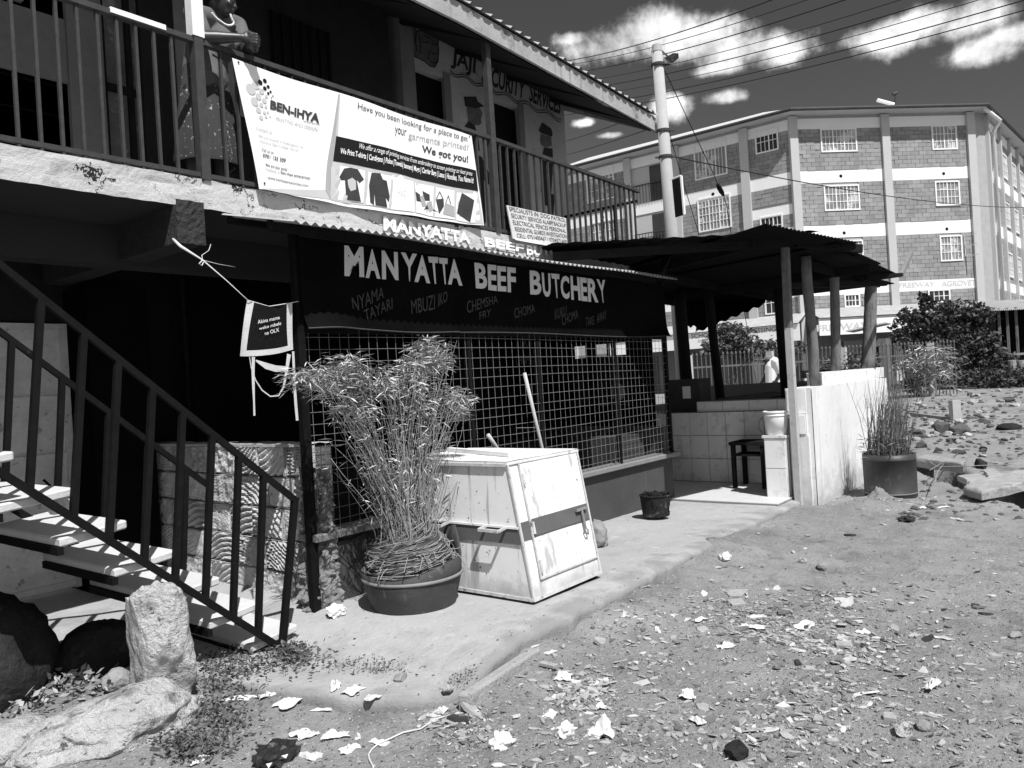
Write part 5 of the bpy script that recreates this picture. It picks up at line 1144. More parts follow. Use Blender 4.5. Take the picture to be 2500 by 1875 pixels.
# ------------------------------------------------------------------ utility pole, wires
M_pole = mat('pole_concrete', .36, .08, 3, .85, .2, 30, spots=[(6, .62, .1, .36)])
M_cable = mat('black_cable', .02, .1, 5, .6)
PO = empty('utility_pole', (13.8, 6.78, .2), 'pale concrete utility pole with a street lamp beside the roof end', 'utility pole')
pb, pt_ = Vector((13.86, 6.74, .1)), PD(*zz('z4', 488, 240), 15.0)
MB().tube([pb, pt_], [.145, .102], 16).build('pole_shaft', M_pole, PO, smooth=True)
for f in (.80, .735, .965): c_ = pb.lerp(pt_, f); MB().tube([c_ - Vector((0, 0, .025)), c_ + Vector((0, 0, .025))], .135, 14).bar(c_ - RGT * .2, c_ + RGT * .22, .03, .03).build('pole_band', M_railsteel, PO)
MB().tube([pt_ - Vector((0, 0, .02)), pt_ + Vector((0, 0, .12))], [.11, .085], 12).build('pole_cap', M_pole, PO)
la = PD(*zz('z4', 500, 230), 15); lb = PD(*zz('z4', 550, 275), 14.9); lc = PD(*zz('z4', 590, 262), 14.9)
MB().bar(la, lb, .03, .03).build('lamp_arm', M_railsteel, PO)
MB().hexa([lb + Vector((0, 0, -.09)), lb + RGT * .05 + Vector((0, 0, -.09)), lc + Vector((0, 0, -.04)), lc - RGT * .05 + Vector((0, 0, -.04)), lb - RGT * .12 + Vector((0, 0, .02)), lb + Vector((0, 0, .05)), lc + Vector((0, 0, .05)), lc - RGT * .1 + Vector((0, 0, .06))]).build('lamp_head', M_railsteel, PO)
sp = [PD(*zz('b3', *a), 14.6 if i in (0, 3) else 14.2) for i, a in enumerate([(1112, 245), (1198, 210), (1232, 612), (1148, 638)])]
SGN = MB().prism(sp, FWD * .05).build('pole_sign', M_steel, PO)
MB().tube([sp[1] + RGT * .01, sp[2] + RGT * .01], .028, 6).tube([sp[0], sp[1]], .02, 6).build('sign_rim', M_white, SGN)
def cable(name, a, b, sag, r_, label, group=None, n_=24):
    a, b = Vector(a), Vector(b); o = MB().tube([a.lerp(b, i / n_) - Vector((0, 0, sag * 4 * (i / n_) * (1 - i / n_))) for i in range(n_ + 1)], r_, 5).build(name, M_cable, smooth=True)
    return tag(o, label, 'cable', group)
ends = [((20, 250), (960, 0)), ((50, 265), (1120, 0)), ((100, 300), (1300, 0)), ((180, 335), (1560, 0)), ((230, 365), (1740, 0)), ((300, 390), (1930, 0)), ((330, 430), (2150, 0)), ((380, 455), (2400, -22))]
ordn = ['topmost', 'second', 'third', 'fourth', 'fifth', 'sixth', 'seventh', 'lowest']
for i, (a, b) in enumerate(ends):
    pa, pb_ = zz('z4', *a), zz('z4', *b); ex = (pa[0] - (pb_[0] - pa[0]) * .25, pa[1] - (pb_[1] - pa[1]) * .22); ey = (pb_[0] + (pb_[0] - pa[0]) * .3, pb_[1] + (pb_[1] - pa[1]) * .33)
    A3, B3 = PD(*ex, 34), PD(*ey, 13); cable('power_line', A3, B3, .42, .009 if i in (1, 3, 5) else .013, f'{ordn[i]} of the eight power lines crossing the sky', 'power lines crossing the sky')
for i, (a, b, l_) in enumerate([((62, 662), (320, 575), 'upper thin wire under the roof overhang'), ((62, 728), (440, 610), 'lower thin wire under the roof overhang')]): cable('thin_wire', PD(*zz('z4', *a), 24), PD(*zz('z4', *b), 15.2), .02, .010, l_)
cable('service_wire', pb.lerp(pt_, .74), PD(2560, 505, 36), .35, .013, 'service wire from the pole across the apartment block')
s0, s1 = PD(*zz('z4', 525, 330), 15), PD(*zz('b3', 1530, 170), 16.5); s2, s3 = PD(*zz('b3', 1590, 320), 17), PD(*zz('b3', 1660, 440), 17.4); s4 = PD(1790, 600, 18.6)
sw = MB().tube([s0, s1, s2, s3, s4, s4 + (s4 - s3) * 6], .009, 5).build('stay_wire', M_cable); tag(sw, 'slack stay wire with an insulator running down from the pole', 'cable')
MB().tube([s2.lerp(s3, -.15), s2.lerp(s3, .1), s2.lerp(s3, .45), s2.lerp(s3, .75)], [.03, .055, .055, .03], 8).build('insulator', M_steel, sw)
cable('stay_wire', PD(*zz('z4', 540, 600), 15), PD(*zz('b3', 1385, 800), 17), .05, .008, 'thin stay wire close beside the pole', None)

# ------------------------------------------------------------------ fence, shrubs, shack, rubble beyond the shelter
M_leaf = mat('leaf_green', .085, .25, 8, .6, island=.5, spec=.4); M_leafd = mat('leaf_dark', .045, .25, 8, .6, island=.55, spec=.35); M_bark = mat('bark', .09, .2, 9, .95, .6, 30)
def shrub(name, base, blobs, n_, seed, label, cat='shrub', matr=None, ls=.07, trunk=.05):
    rn = random.Random(seed); t = empty(name, base, label, cat); m = MB(); tot = sum(b[1][0] * b[1][2] for b in blobs)
    for c_, r_ in blobs:
        k_ = int(n_ * r_[0] * r_[2] / tot)
        for i in range(k_):
            v = Vector((rn.gauss(0, 1), rn.gauss(0, 1), rn.gauss(0, 1))).normalized() * rn.random() ** .35
            v *= 1 + .35 * nse(v.x * 3 + seed, v.y * 3, v.z * 3)
            p_ = Vector(c_) + Vector((v.x * r_[0], v.y * r_[1], v.z * r_[2]))
            if fbm(p_.x * 2.2, p_.y * 2.2, p_.z * 2.2, 2) < -.22: continue
            s_ = ls * rn.uniform(.6, 1.3); a = Vector((rn.gauss(0, 1), rn.gauss(0, 1), rn.gauss(0, .7))).normalized(); b = a.cross(Vector((rn.gauss(0, 1), rn.gauss(0, 1), rn.gauss(0, 1)))).normalized()
            m.add([p_ - a * s_, p_ + b * s_ * .45, p_ + a * s_, p_ - b * s_ * .45], [(0, 1, 2, 3)])
    tag(m.build('crown', matr or M_leaf, t), kind='stuff')
    B = Vector(base); tr_ = MB()
    for c_, r_ in blobs:
        e = Vector(c_); tr_.tube([B + Vector((rn.gauss(0, .05), rn.gauss(0, .05), -.05)), B.lerp(e, .5) + Vector((rn.gauss(0, .08), rn.gauss(0, .08), .0)), e], [trunk, trunk * .6, trunk * .2], 6)
    tr_.build('trunk', M_bark, t); return t
def blob(px, py, d, rx, rz): return (PD(px, py, d), (rx, rx, rz))
def gz(p_): return Vector((p_.x, p_.y, ground_z(p_.x, p_.y)))
shrub('round_shrub', gz(PD(1790, 930, 23)), [blob(1785, 828, 23, .75, .42), blob(1755, 850, 23, .6, .35), blob(1820, 850, 23, .55, .38), blob(1775, 808, 23, .45, .25)], 4200, 1, 'round leafy shrub seen through the open shelter', ls=.075)
shrub('small_shrub', gz(PD(1895, 930, 24)), [blob(1895, 845, 24, .35, .35), blob(1870, 870, 24, .35, .3), blob(1960, 850, 24, .3, .25)], 900, 2, 'thin shrub behind the man in the cap', ls=.07)
shrub('small_shrub', gz(PD(2050, 930, 21)), [blob(2030, 890, 21, .35, .22), blob(2085, 885, 21, .45, .28), blob(2120, 880, 21, .35, .28)], 1300, 3, 'low leafy shrub against the picket fence between the log posts', ls=.055)
shrub('creeper_thicket', gz(PD(2330, 960, 30)), [blob(2235, 795, 30, .9, .5), blob(2290, 770, 30, 1.0, .55), blob(2345, 765, 30, 1.0, .5), blob(2385, 775, 30, .7, .45), blob(2275, 830, 30, .9, .5), blob(2320, 850, 29.5, .7, .8), blob(2215, 768, 30, .35, .3), blob(2262, 738, 30, .28, .35), blob(2355, 850, 29.5, .4, .9), blob(2250, 722, 30, .22, .15), blob(2395, 850, 29.5, .8, .8), blob(2440, 890, 29, .8, .5), blob(2300, 880, 29, .9, .6), blob(2205, 830, 29.5, .6, .4)], 13000, 4, 'dark sprawling creeper thicket left of the tin roofed shack', 'thicket', M_leafd, ls=.10, trunk=.09)
shrub('ground_creeper', gz(PD(2420, 950, 27)), [blob(2440, 930, 27, 1.1, .3), blob(2380, 925, 27.5, 1.0, .36), blob(2490, 920, 26, .9, .36), blob(2320, 930, 28, .9, .36), blob(2240, 940, 25, .7, .3)], 6000, 5, 'low dark creeper spreading over the bank before the shack', 'creeper', M_leafd, ls=.08, trunk=.02)
bp = gz(PD(2245, 960, 24))
bamboo((bp.x, bp.y, bp.z), 40, [(tuple(PD(2270, 865, 24)), .55, .35, 2), (tuple(PD(2230, 890, 24)), .5, .3, 1.5), (tuple(PD(2290, 900, 24)), .4, .3, 1)], 700, 9, 'pale bamboo clump at the corner of the white wall', ll=.32, cr_=.012, coil=False, dep=.35, spread=.25, lw_=.02)
# picket fence
FN = empty('picket_fence', PD(2000, 930, 22), 'iron picket fence with pale pointed bars behind the shelter', 'fence')
M_picket = mat('picket_paint', .11, .15, 6, .8)
fa_, fb_ = PD(1680, 880, 21.5), PD(2330, 850, 24.5); fa_.z = fb_.z = 0
pm = MB().tube([(0, 0, 0), (0, 0, 1.78), (0, 0, 1.80), (0, 0, 1.84), (0, 0, 1.88)], [.017, .017, .032, .03, .006], 6).mesh('picket', M_picket, Vector((0, 0, 0)))
nP = int((fb_ - fa_).length / .14)
for i in range(nP + 1):
    p_ = fa_.lerp(fb_, i / nP); inst('picket', pm, (p_.x, p_.y, .28), FN)
for z in (.7, 1.75): MB().bar(fa_ + Vector((0, 0, z)), fb_ + Vector((0, 0, z)), .03, .05).build('fence_rail', M_picket, FN)
for f in (.0, .28, .55, .9): p_ = fa_.lerp(fb_, f); MB().box((p_.x - .09, p_.y - .09, .1), (p_.x + .09, p_.y + .09, 2.1)).build('fence_post', M_column, FN)
# market kiosk behind the fence
kq = [PD(*a, 29) for a in ((2055, 806), (2140, 788), (2190, 800), (2120, 815))]
KS = empty('kiosk', gz(PD(2120, 930, 29)), 'low kiosk with a sloping tin roof behind the picket fence', 'kiosk')
MB().prism([PD(2065, 810, 28.5), PD(2160, 790, 28.5), PD(2175, 792, 31), PD(2085, 812, 31)], (0, 0, .05)).build('kiosk_roof', M_corr, KS)
c_ = gz(PD(2120, 930, 29.5)); MB().box((c_.x - .2, c_.y - .75, c_.z), (c_.x + 1.2, c_.y + .75, c_.z + 2.0)).build('kiosk_wall', M_plaster2, KS)
MB().box((c_.x - .215, c_.y - .5, c_.z + .9), (c_.x - .203, c_.y + .2, c_.z + 1.7)).build('kiosk_hatch', M_interior, KS)
# tin roofed shack
SK = empty('tin_shack', gz(PD(2440, 930, 31)), 'mud walled shack with a corrugated tin roof at the right edge', 'shack')
ra, rb, rc, rd = PD(2395, 760, 30), PD(2560, 752, 30), PD(2560, 728, 34), PD(2330, 738, 34)
m = MB(); m.grid(lambda u, v: bil([rd, rc, rb, ra], u, v) + Vector((0, 0, .02 * math.sin(u * 6.283 * 34))), 200, 2); m.build('shack_roof', M_corr, SK, smooth=True)
M_mud = mat('mud_wall', .05, .2, 1.5, .95, .5, 10, spots=[(2, .6, .1, .06)])
wa, wb = gz(PD(2355, 930, 31.5)), gz(PD(2440, 930, 31)); MB().prism([wa, wb, wb + FWD * 2.5, wa + FWD * 2.5], (0, 0, 2.9)).build('mud_wall', M_mud, SK)
wc, wd_ = gz(PD(2440, 930, 32.8)), gz(PD(2580, 930, 32.6)); MB().prism([wc, wd_, wd_ + FWD * .2, wc + FWD * .2], (0, 0, 3.2)).build('rear_wall', M_interior, SK)
for px_ in (2448, 2468, 2490): p_ = gz(PD(px_, 930, 30.4)); MB().bar(p_, p_ + Vector((0, 0, 2.9)), .09, .09).build('shack_post', M_log, SK)
p0, p1 = PD(2435, 868, 30), PD(2520, 862, 30); MB().bar(p0, p1, .5, .08).build('stall_counter', M_timber, SK)
for px_, h_ in ((2470, 22), (2492, 26)): a_, b_ = PD(px_, 880, 27.5), PD(px_ + 4, 905 + h_ - 20, 27.5); tag(MB().tube([a_, b_], .13, 10).build('sawn_log', M_rockmid), ('left' if px_ == 2470 else 'right') + ' of the two upright sawn logs by the shack', 'log', 'upright sawn logs by the shack')

# wooden marker frame, rubble, drain slabs
lp0 = PD(2334, 1040, 15.9); lp1 = PD(2330, 977, 15.9)
LF = empty('marker_frame', lp0, 'pale timber post with a side rail standing in the rubble', 'post'); M_beam = mat('pale_beam', .40, .1, 3, .9, .3, 30, spots=[(5, .62, .1, .18)])
MB().bar(lp0 - Vector((0, 0, .15)), lp1, .17, .15, tuple(FWD)).build('frame_post', M_beam, LF)
MB().bar(PD(2222, 1012, 17.5), PD(2324, 1025, 15.95), .10, .10).build('frame_rail', M_sill, LF)
rn = random.Random(21)
M_rub = [M_rockmid, M_rock, mat('brown_stone', .09, .2, 7, .95, .6, 30)]
for i in range(190):
    px_, py_ = rn.gauss(2310, 70), rn.uniform(1035, 1110)
    if i > 110: px_, py_ = rn.uniform(2200, 2500), rn.uniform(955, 1040)
    p_ = gz(PZ(px_, py_, .15)); s_ = rn.uniform(.025, .085) * (1.0 if i < 111 else 1.25)
    if 8 < p_.x < 30 and p_.y > .5 - .0: 
        if p_.x < 13.2 and p_.y > 2.6: continue
        mt_ = rn.choice(M_rub + [M_rub[2]] * 2); tn = {'pale_rock': 'pale', 'mid_rock': 'grey', 'brown_stone': 'dark'}[mt_.name]; wh = 'heaped beside the open drain' if i < 111 and py_ > 1072 else 'round the timber post' if i < 111 else 'on the far bank before the thicket' if py_ < 1000 else 'spread over the open bank'
        rock('rubble_stone', (p_.x, p_.y, p_.z + s_ * .3), (s_ * rn.uniform(.8, 1.4), s_ * rn.uniform(.8, 1.4), s_ * rn.uniform(.5, .9)), i, mt_, f"{'larger' if s_ > .055 else 'small'} {tn} broken stone {wh}", 'stone', 'rubble stones right of the shelter', sub=2, cut=7, boxy=.5, amp=.1, rz=rn.uniform(0, 6))
for i, (px_, py_, rx, l_) in enumerate([(2300, 1075, .19, 'biggest lump of broken masonry in the rubble heap'), (2345, 1085, .17, 'second largest rough lump, right side of the rubble heap'), (2392, 1128, .12, 'dark round stone beside the open drain')]):
    p_ = gz(PZ(px_, py_, .12)); rock('rubble_lump', (p_.x, p_.y, p_.z + rx * .4), (rx, rx, rx * .75), 60 + i, M_rub[2] if i < 2 else M_rockdark, l_, 'stone', sub=2, cut=9, boxy=.4)
def slabpx(name, pts, z, th, matr, label, cat='slab'):
    P_ = [PZ(a, b, z) for a, b in pts]; c_ = sum(P_, Vector()) / len(P_); n_ = len(P_); m = MB(); rings = 5; seg = 10; prof = [(1, -th), (1.0, -th * .3), (.985, -.012), (.94, 0), (.5, 0)]
    for f, dz in prof:
        for i in range(n_):
            for j in range(seg):
                p_ = P_[i].lerp(P_[(i + 1) % n_], j / seg); q_ = c_.lerp(p_, f); m.v.append(q_ + Vector((.018 * fbm(q_.x * 6, q_.y * 6, dz * 9, 3), .018 * fbm(q_.x * 6, q_.y * 6, 5 + dz * 9, 3), dz + .014 * fbm(q_.x * 5, q_.y * 5, 9, 3))))
    N_ = n_ * seg
    for r_ in range(len(prof) - 1):
        for k_ in range(N_): k2 = (k_ + 1) % N_; m.f.append((r_ * N_ + k_, r_ * N_ + k2, (r_ + 1) * N_ + k2, (r_ + 1) * N_ + k_))
    m.f.append(tuple((len(prof) - 1) * N_ + k_ for k_ in range(N_))); return tag(m.build(name, matr), label, cat)
slabpx('drain_slab', [(2232, 1118), (2262, 1108), (2358, 1122), (2350, 1132)], .20, .13, M_rockmid, 'broken concrete slab bridging the open drain')
slabpx('kerb_beam', [(2352, 1185), (2376, 1172), (2540, 1135), (2560, 1165), (2395, 1200)], .14, .10, M_kerb, 'long pale concrete beam lying over the drain at right')
slabpx('broken_slab', [(2336, 1160), (2390, 1155), (2425, 1168), (2360, 1172)], .12, .07, M_kerb, 'short broken slab left of the long concrete beam')
slabpx('broken_slab', [(2400, 1146), (2425, 1142), (2450, 1158), (2415, 1163)], .15, .08, M_kerb, 'small tilted slab resting behind the long concrete beam')
rock('buried_stone', tuple(gz(PZ(2465, 1070, .1)) + Vector((0, 0, .02))), (.30, .2, .08), 71, M_rockdark, 'flat dark stone half buried in the bank at far right', sub=3, amp=.1)
m = MB()
for pts in ([(2270, 1148), (2320, 1118), (2340, 1105)], [(2280, 1180), (2290, 1150), (2310, 1125)], [(2255, 1120), (2290, 1140), (2360, 1138), (2470, 1133)], [(2210, 1070), (2260, 1070), (2295, 1090), (2305, 1106)]): m.tube([PZ(a, b, .17) for a, b in pts], .006, 5)
tag(m.build('bent_rod', M_timber, smooth=True), 'bent rods sticking out over the open drain', 'rod')

rn = random.Random(91); m = MB()
while len(m.v) < 6000:
    px_, py_ = rn.uniform(2185, 2500), rn.uniform(955, 1125) if rn.random() < .8 else rn.uniform(1125, 1240); p_ = gz(PZ(px_, py_, .12))
    if p_.x > 34 or (p_.x < 13.2 and p_.y > 2.3): continue
    s_ = rn.uniform(.012, .05) * (1 + .03 * max(0, p_.x - 12)); vs, fs = rock_pts((s_ * rn.uniform(.8, 1.5), s_, s_ * .6), rn.randrange(500), 1, amp=.3, cut=3, rz=rn.uniform(0, 6)); m.add([v + p_ for v in vs], fs)
tag(m.build('rubble_gravel', M_rub[2]), 'loose stone rubble strewn over the bank at right', 'gravel', kind='stuff')
# ------------------------------------------------------------------ people
M_skin = mat('dark_skin', .022, .06, 5, .42, spec=.5); M_shirt = mat('grey_shirt', .12, .12, 6, .9, .6, 7); M_skirt = mat('patterned_skirt', .05, .1, 5, .9, spots=[(32, .60, .05, .45)])
M_hair = mat('black_hair', .008, .2, 9, .7); M_shirtw = mat('white_shirt', .80, .03, 5, .9); M_cap = mat('grey_cap', .16, .1, 8, .9); M_trous = mat('dark_trousers', .05, .1, 5, .9)
def ell(m, c_, r_, rot=None, sub=2):
    vs, fs = ico(sub); m.add([Vector(c_) + ((rot @ Vector((v.x * r_[0], v.y * r_[1], v.z * r_[2]))) if rot else Vector((v.x * r_[0], v.y * r_[1], v.z * r_[2]))) for v in vs], fs)
def limb(m, pts, rs):
    n0 = []
    for p_, r_ in zip(pts, rs): ell(m, p_, (r_, r_, r_), None, 2)
    m.tube(pts, list(rs), 14)
def organic(m, name, matr, parent, vox=.008, it=6):
    o = m.build(name, matr, parent, smooth=True); r_ = o.modifiers.new('remesh', 'REMESH'); r_.mode = 'VOXEL'; r_.voxel_size = vox; r_.use_smooth_shade = True
    s_ = o.modifiers.new('smooth', 'SMOOTH'); s_.factor = .5; s_.iterations = it; return o
WMN = empty('person', (3.05, 5.2, 3.1), 'person in a grey top and necklace leaning on the balcony rail with clasped hands', 'person')
shR, elR, wrR = PY(472, 34, 4.98), PY(498, 92, 4.83), PY(588, 92, 4.70)
hand = PY(612, 96, 4.66); head = PY(540, 4, 4.94); shL = PY(580, 62, 5.08); elL = PY(604, 128, 4.86)
pel = Vector((3.05, 5.10, 3.90)); chest = (shR + shL) / 2 + Vector((-.01, .06, -.10)); neck = head + Vector((-.02, .06, -.12))
look = Vector((.72, -.66, -.22)).normalized(); side = look.cross(UP).normalized(); upv = side.cross(look).normalized(); RH = Matrix((side, look, upv)).transposed()
b = MB()
limb(b, [pel, (pel + chest) / 2 + Vector((0, .03, .02)), chest], [.15, .135, .13]); limb(b, [chest + Vector((0, -.01, .06)), neck], [.085, .052]); limb(b, [shR, shL], [.066, .062]); limb(b, [chest + Vector((0, 0, .05)), neck + Vector((0, .02, -.02))], [.11, .06])
limb(b, [neck, head], [.052, .06])
ell(b, head, (.074, .092, .112), RH, 3); ell(b, head + look * .045 - upv * .062, (.047, .046, .045), RH); ell(b, head + look * .055 + upv * .02, (.06, .04, .05), RH)
ell(b, head + look * .098 - upv * .018, (.019, .021, .017), RH); limb(b, [head + look * .088 + upv * .025, head + look * .103 - upv * .014], [.009, .012])   # nose
for s_ in (-1, 1):
    ell(b, head + look * .070 + side * s_ * .040 - upv * .018, (.024, .02, .024), RH); ell(b, head + look * .082 + side * s_ * .03 + upv * .032, (.026, .012, .009), RH); ell(b, head + side * s_ * .078 - look * .005 - upv * .005, (.012, .022, .032), RH)
ell(b, head + look * .090 - upv * .047, (.026, .014, .0075), RH); ell(b, head + look * .086 - upv * .061, (.024, .014, .008), RH)   # lips
limb(b, [shR, elR], [.058, .047]); limb(b, [elR, elR.lerp(wrR, .35), wrR], [.046, .044, .029]); limb(b, [shL, elL], [.054, .044]); limb(b, [elL, elL.lerp(hand, .4), hand + Vector((.0, .02, -.03))], [.042, .038, .028])
# right hand: palm and five fingers folded round the left fist
pd_ = (hand - wrR).normalized(); pu = UP; ell(b, wrR.lerp(hand, .55), (.042, .026, .040), Matrix((pd_, pd_.cross(pu).normalized() * -1, pu)).transposed())
ell(b, hand + Vector((.012, .022, -.018)), (.040, .036, .044))
for k_ in range(4):
    z = .030 - .021 * k_; s_ = wrR.lerp(hand, .75) + Vector((0, -.022, z)); e1 = s_ + pd_ * (.044 - .003 * abs(k_ - 1)) + Vector((.0, -.012, -.002)); e2 = e1 + pd_ * .018 + Vector((.012, .024, -.002)); e3 = e2 + Vector((-.004, .022, 0))
    limb(b, [s_, e1, e2, e3], [.0105, .0100, .0092, .0085])
    s2 = hand + Vector((.030, .03, z - .03)); limb(b, [s2, s2 + Vector((.022, -.016, 0)), s2 + Vector((.012, -.045, 0)), s2 + Vector((-.012, -.052, 0))], [.0105, .010, .0095, .0085])
th0 = wrR.lerp(hand, .45) + Vector((0, -.006, .034)); limb(b, [th0, th0 + pd_ * .030 + Vector((0, .0, .016)), th0 + pd_ * .058 + Vector((.004, .01, .008))], [.0125, .011, .0095])
th1 = hand + Vector((.02, .03, .03)); limb(b, [th1, th1 + Vector((.012, -.02, .018)), th1 + Vector((.004, -.045, .016))], [.012, .011, .009])
for s_, dx_ in ((-1, -.09), (1, .10)):
    hip = pel + Vector((dx_, .0, -.08)); kn = Vector((pel.x + dx_ * 1.1, pel.y + .02, 3.56)); an = Vector((pel.x + dx_ * 1.2, pel.y + .06, 3.18)); limb(b, [hip, kn], [.095, .062]); limb(b, [kn, kn.lerp(an, .35), an], [.06, .058, .036]); limb(b, [an + Vector((0, .02, -.03)), an + Vector((.02, -.13, -.045))], [.036, .028])
body_o = organic(b, 'body', M_skin, WMN, .0065, 4)
# eyes
for s_ in (-1, 1):
    e_ = head + look * .083 + side * s_ * .031 + upv * .017; mm_ = MB(); ell(mm_, e_, (.011, .008, .006), RH, 2); mm_.build('eye', mat('eye_white', .55, 0, 1, .2), body_o); mm_ = MB(); ell(mm_, e_ + look * .0055, (.0048, .004, .0048), RH, 2); mm_.build('iris', M_hair, body_o)
h = MB(); ell(h, head - look * .022 + upv * .035, (.085, .093, .098), RH, 3); ell(h, head - look * .075 + upv * .05, (.055, .05, .055), RH, 2); hair = organic(h, 'hair', M_hair, WMN, .008, 3)
s_ = MB(); limb(s_, [pel + Vector((0, .0, .0)), (pel + chest) / 2 + Vector((0, .03, .02)), chest], [.165, .152, .148]); limb(s_, [shR + Vector((.01, 0, 0)), shL], [.075, .071]); limb(s_, [shR, shR.lerp(elR, .45), shR.lerp(elR, .80)], [.073, .072, .066]); limb(s_, [shL, shL.lerp(elL, .7)], [.068, .062]); limb(s_, [chest + Vector((.01, -.02, .02)), chest + Vector((.03, -.07, -.09))], [.12, .12])
organic(s_, 'top', M_shirt, WMN, .009, 12)
n_ = MB()
nk_ = [(540, 225), (580, 275), (630, 320), (690, 365), (745, 405), (800, 428), (850, 428), (895, 410), (905, 375), (880, 335), (860, 290), (850, 250)]
for i in range(34):
    u = i / 33 * (len(nk_) - 1); j = min(int(u), len(nk_) - 2); f = u - j; xx, yy = nk_[j][0] * (1 - f) + nk_[j+1][0] * f, nk_[j][1] * (1 - f) + nk_[j+1][1] * f
    ell(n_, PY(*zz('b8', xx, yy), 4.84), (.0085, .0085, .0085), None, 1)
n_.build('necklace', mat('bead_white', .75, .1, 30, .3, spec=.5), WMN, smooth=True)
k_ = MB(); k_.lathe((pel.x, pel.y, 3.30), [(.245, 0), (.25, .02), (.22, .25), (.19, .48), (.165, .64), (.15, .70)], 36, lambda t: .0)
for i, v in enumerate(k_.v): v.x += .012 * math.sin(i % 36 * 1.05) * (4.0 - v.z); v.y = pel.y + (v.y - pel.y) * .8 + .01 * math.cos(i % 36 * 1.3)
k_.build('skirt', M_skirt, WMN, smooth=True)

MAN = PD(1885, 900, 18.0); mz = ground_z(MAN.x, MAN.y)
MN = empty('person', (MAN.x, MAN.y, mz), 'person in a white shirt and peaked cap walking behind the shelter', 'person')
f_ = -RGT; up = UP; o_ = Vector((MAN.x, MAN.y, mz)); hh = PD(1878, 880, 18.0).z
hd_ = Vector((PD(1876, 884, 18).x, PD(1876, 884, 18).y, hh - .0)); RM = Matrix((f_.cross(up), f_, up)).transposed()
b = MB(); nk = hd_ - up * .15 - f_ * .03; pv = Vector((MAN.x, MAN.y, mz + .95)); ch = pv + up * .40 - f_ * .03
ell(b, hd_, (.075, .092, .112), RM, 3); ell(b, hd_ + f_ * .095 - up * .015, (.016, .02, .018), RM); ell(b, hd_ + f_ * .05 - up * .065, (.045, .045, .04), RM); limb(b, [hd_ - up * .05 - f_ * .02, nk - up * .03], [.055, .06])
for s__ in (-1, 1): ell(b, hd_ + RM.col[0] * s__ * .078, (.012, .022, .03), RM)
limb(b, [pv, ch], [.15, .16]); lat = RM.col[0]
for s__ in (-1, 1):
    sh = ch + lat * s__ * .18 + up * .10; el = sh - up * .28 + f_ * (.10 * s__); wr = el - up * .20 + f_ * .14; limb(b, [ch + up * .08, sh], [.09, .07]); limb(b, [sh, el], [.055, .045]); limb(b, [el, wr], [.043, .03]); ell(b, wr + f_ * .03 - up * .05, (.025, .04, .06), RM)
    for q_ in range(4): limb(b, [wr + f_ * (.0 + .018 * q_) - up * .09, wr + f_ * (.012 + .018 * q_) - up * .135], [.009, .008])
    limb(b, [wr + f_ * .05 - up * .04, wr + f_ * .075 - up * .085], [.011, .009])
    hp_ = pv + lat * s__ * .09; kn = hp_ - up * .44 + f_ * (.16 * s__ + .06); an = kn - up * .42 + f_ * (.05 * s__ - .12); limb(b, [hp_, kn], [.09, .065]); limb(b, [kn, kn.lerp(an, .3), an], [.06, .058, .04]); limb(b, [an - up * .04, an - up * .06 + f_ * .17], [.042, .034])
organic(b, 'body', M_skin, MN, .012, 3)
s_ = MB(); limb(s_, [pv - up * .05, ch, ch + up * .06], [.17, .185, .16])
for s__ in (-1, 1): sh = ch + lat * s__ * .18 + up * .10; el = sh - up * .28 + f_ * (.10 * s__); limb(s_, [ch + up * .10, sh], [.10, .085]); limb(s_, [sh, sh.lerp(el, .85)], [.078, .07])
organic(s_, 'shirt', M_shirtw, MN, .014, 4)
s_ = MB()
for s__ in (-1, 1): hp_ = pv + lat * s__ * .09; kn = hp_ - up * .44 + f_ * (.16 * s__ + .06); an = kn - up * .42 + f_ * (.05 * s__ - .12); limb(s_, [hp_, kn], [.105, .08]); limb(s_, [kn, an], [.078, .06])
organic(s_, 'trousers', M_trous, MN, .014, 3)
c_ = MB(); ell(c_, hd_ + up * .045 - f_ * .01, (.09, .108, .082), RM, 3); ell(c_, hd_ + f_ * .145 + up * .030, (.06, .075, .012), RM, 2); organic(c_, 'cap', M_cap, MN, .009, 3)

# ------------------------------------------------------------------ weeds, litter, stone chips
rn = random.Random(101)
M_weed = mat('weed_leaf', .10, .25, 9, .7, island=.5); M_weedp = mat('pale_weed_leaf', .26, .25, 9, .6, island=.45)
def weeds(name, pts, n_, ls, hgt, matr, label, seed, z0=.04):
    rn = random.Random(seed); m = MB()
    for i in range(n_):
        px_, py_, rx, ry = rn.choice(pts); p_ = PZ(px_ + rn.gauss(0, rx), py_ + rn.gauss(0, ry), z0); p_.z = max(ground_z(p_.x, p_.y), pave_z(p_.x) if p_.y > front_y(p_.x) else -1) + rn.uniform(0, hgt)
        a = Vector((rn.gauss(0, 1), rn.gauss(0, 1), rn.uniform(-.2, .9))).normalized(); b_ = a.cross(Vector((rn.gauss(0, 1), rn.gauss(0, 1), rn.gauss(0, 1)))).normalized(); s_ = ls * rn.uniform(.5, 1.3)
        m.add([p_, p_ + a * s_ * .45 + b_ * s_ * .24, p_ + a * s_, p_ + a * s_ * .45 - b_ * s_ * .24], [(0, 1, 2, 3)])
    return tag(m.build(name, matr), label, 'weeds', kind='stuff')
weeds('weeds', [zz('a2', 1950, 680) + (75, 22), zz('a2', 1600, 760) + (40, 24), zz('a2', 1560, 1000) + (45, 30), zz('a2', 1350, 1210) + (45, 18), zz('a2', 2080, 640) + (20, 12)], 2600, .030, .05, M_weed, 'low dark weeds spreading between rocks and stair foot', 1)
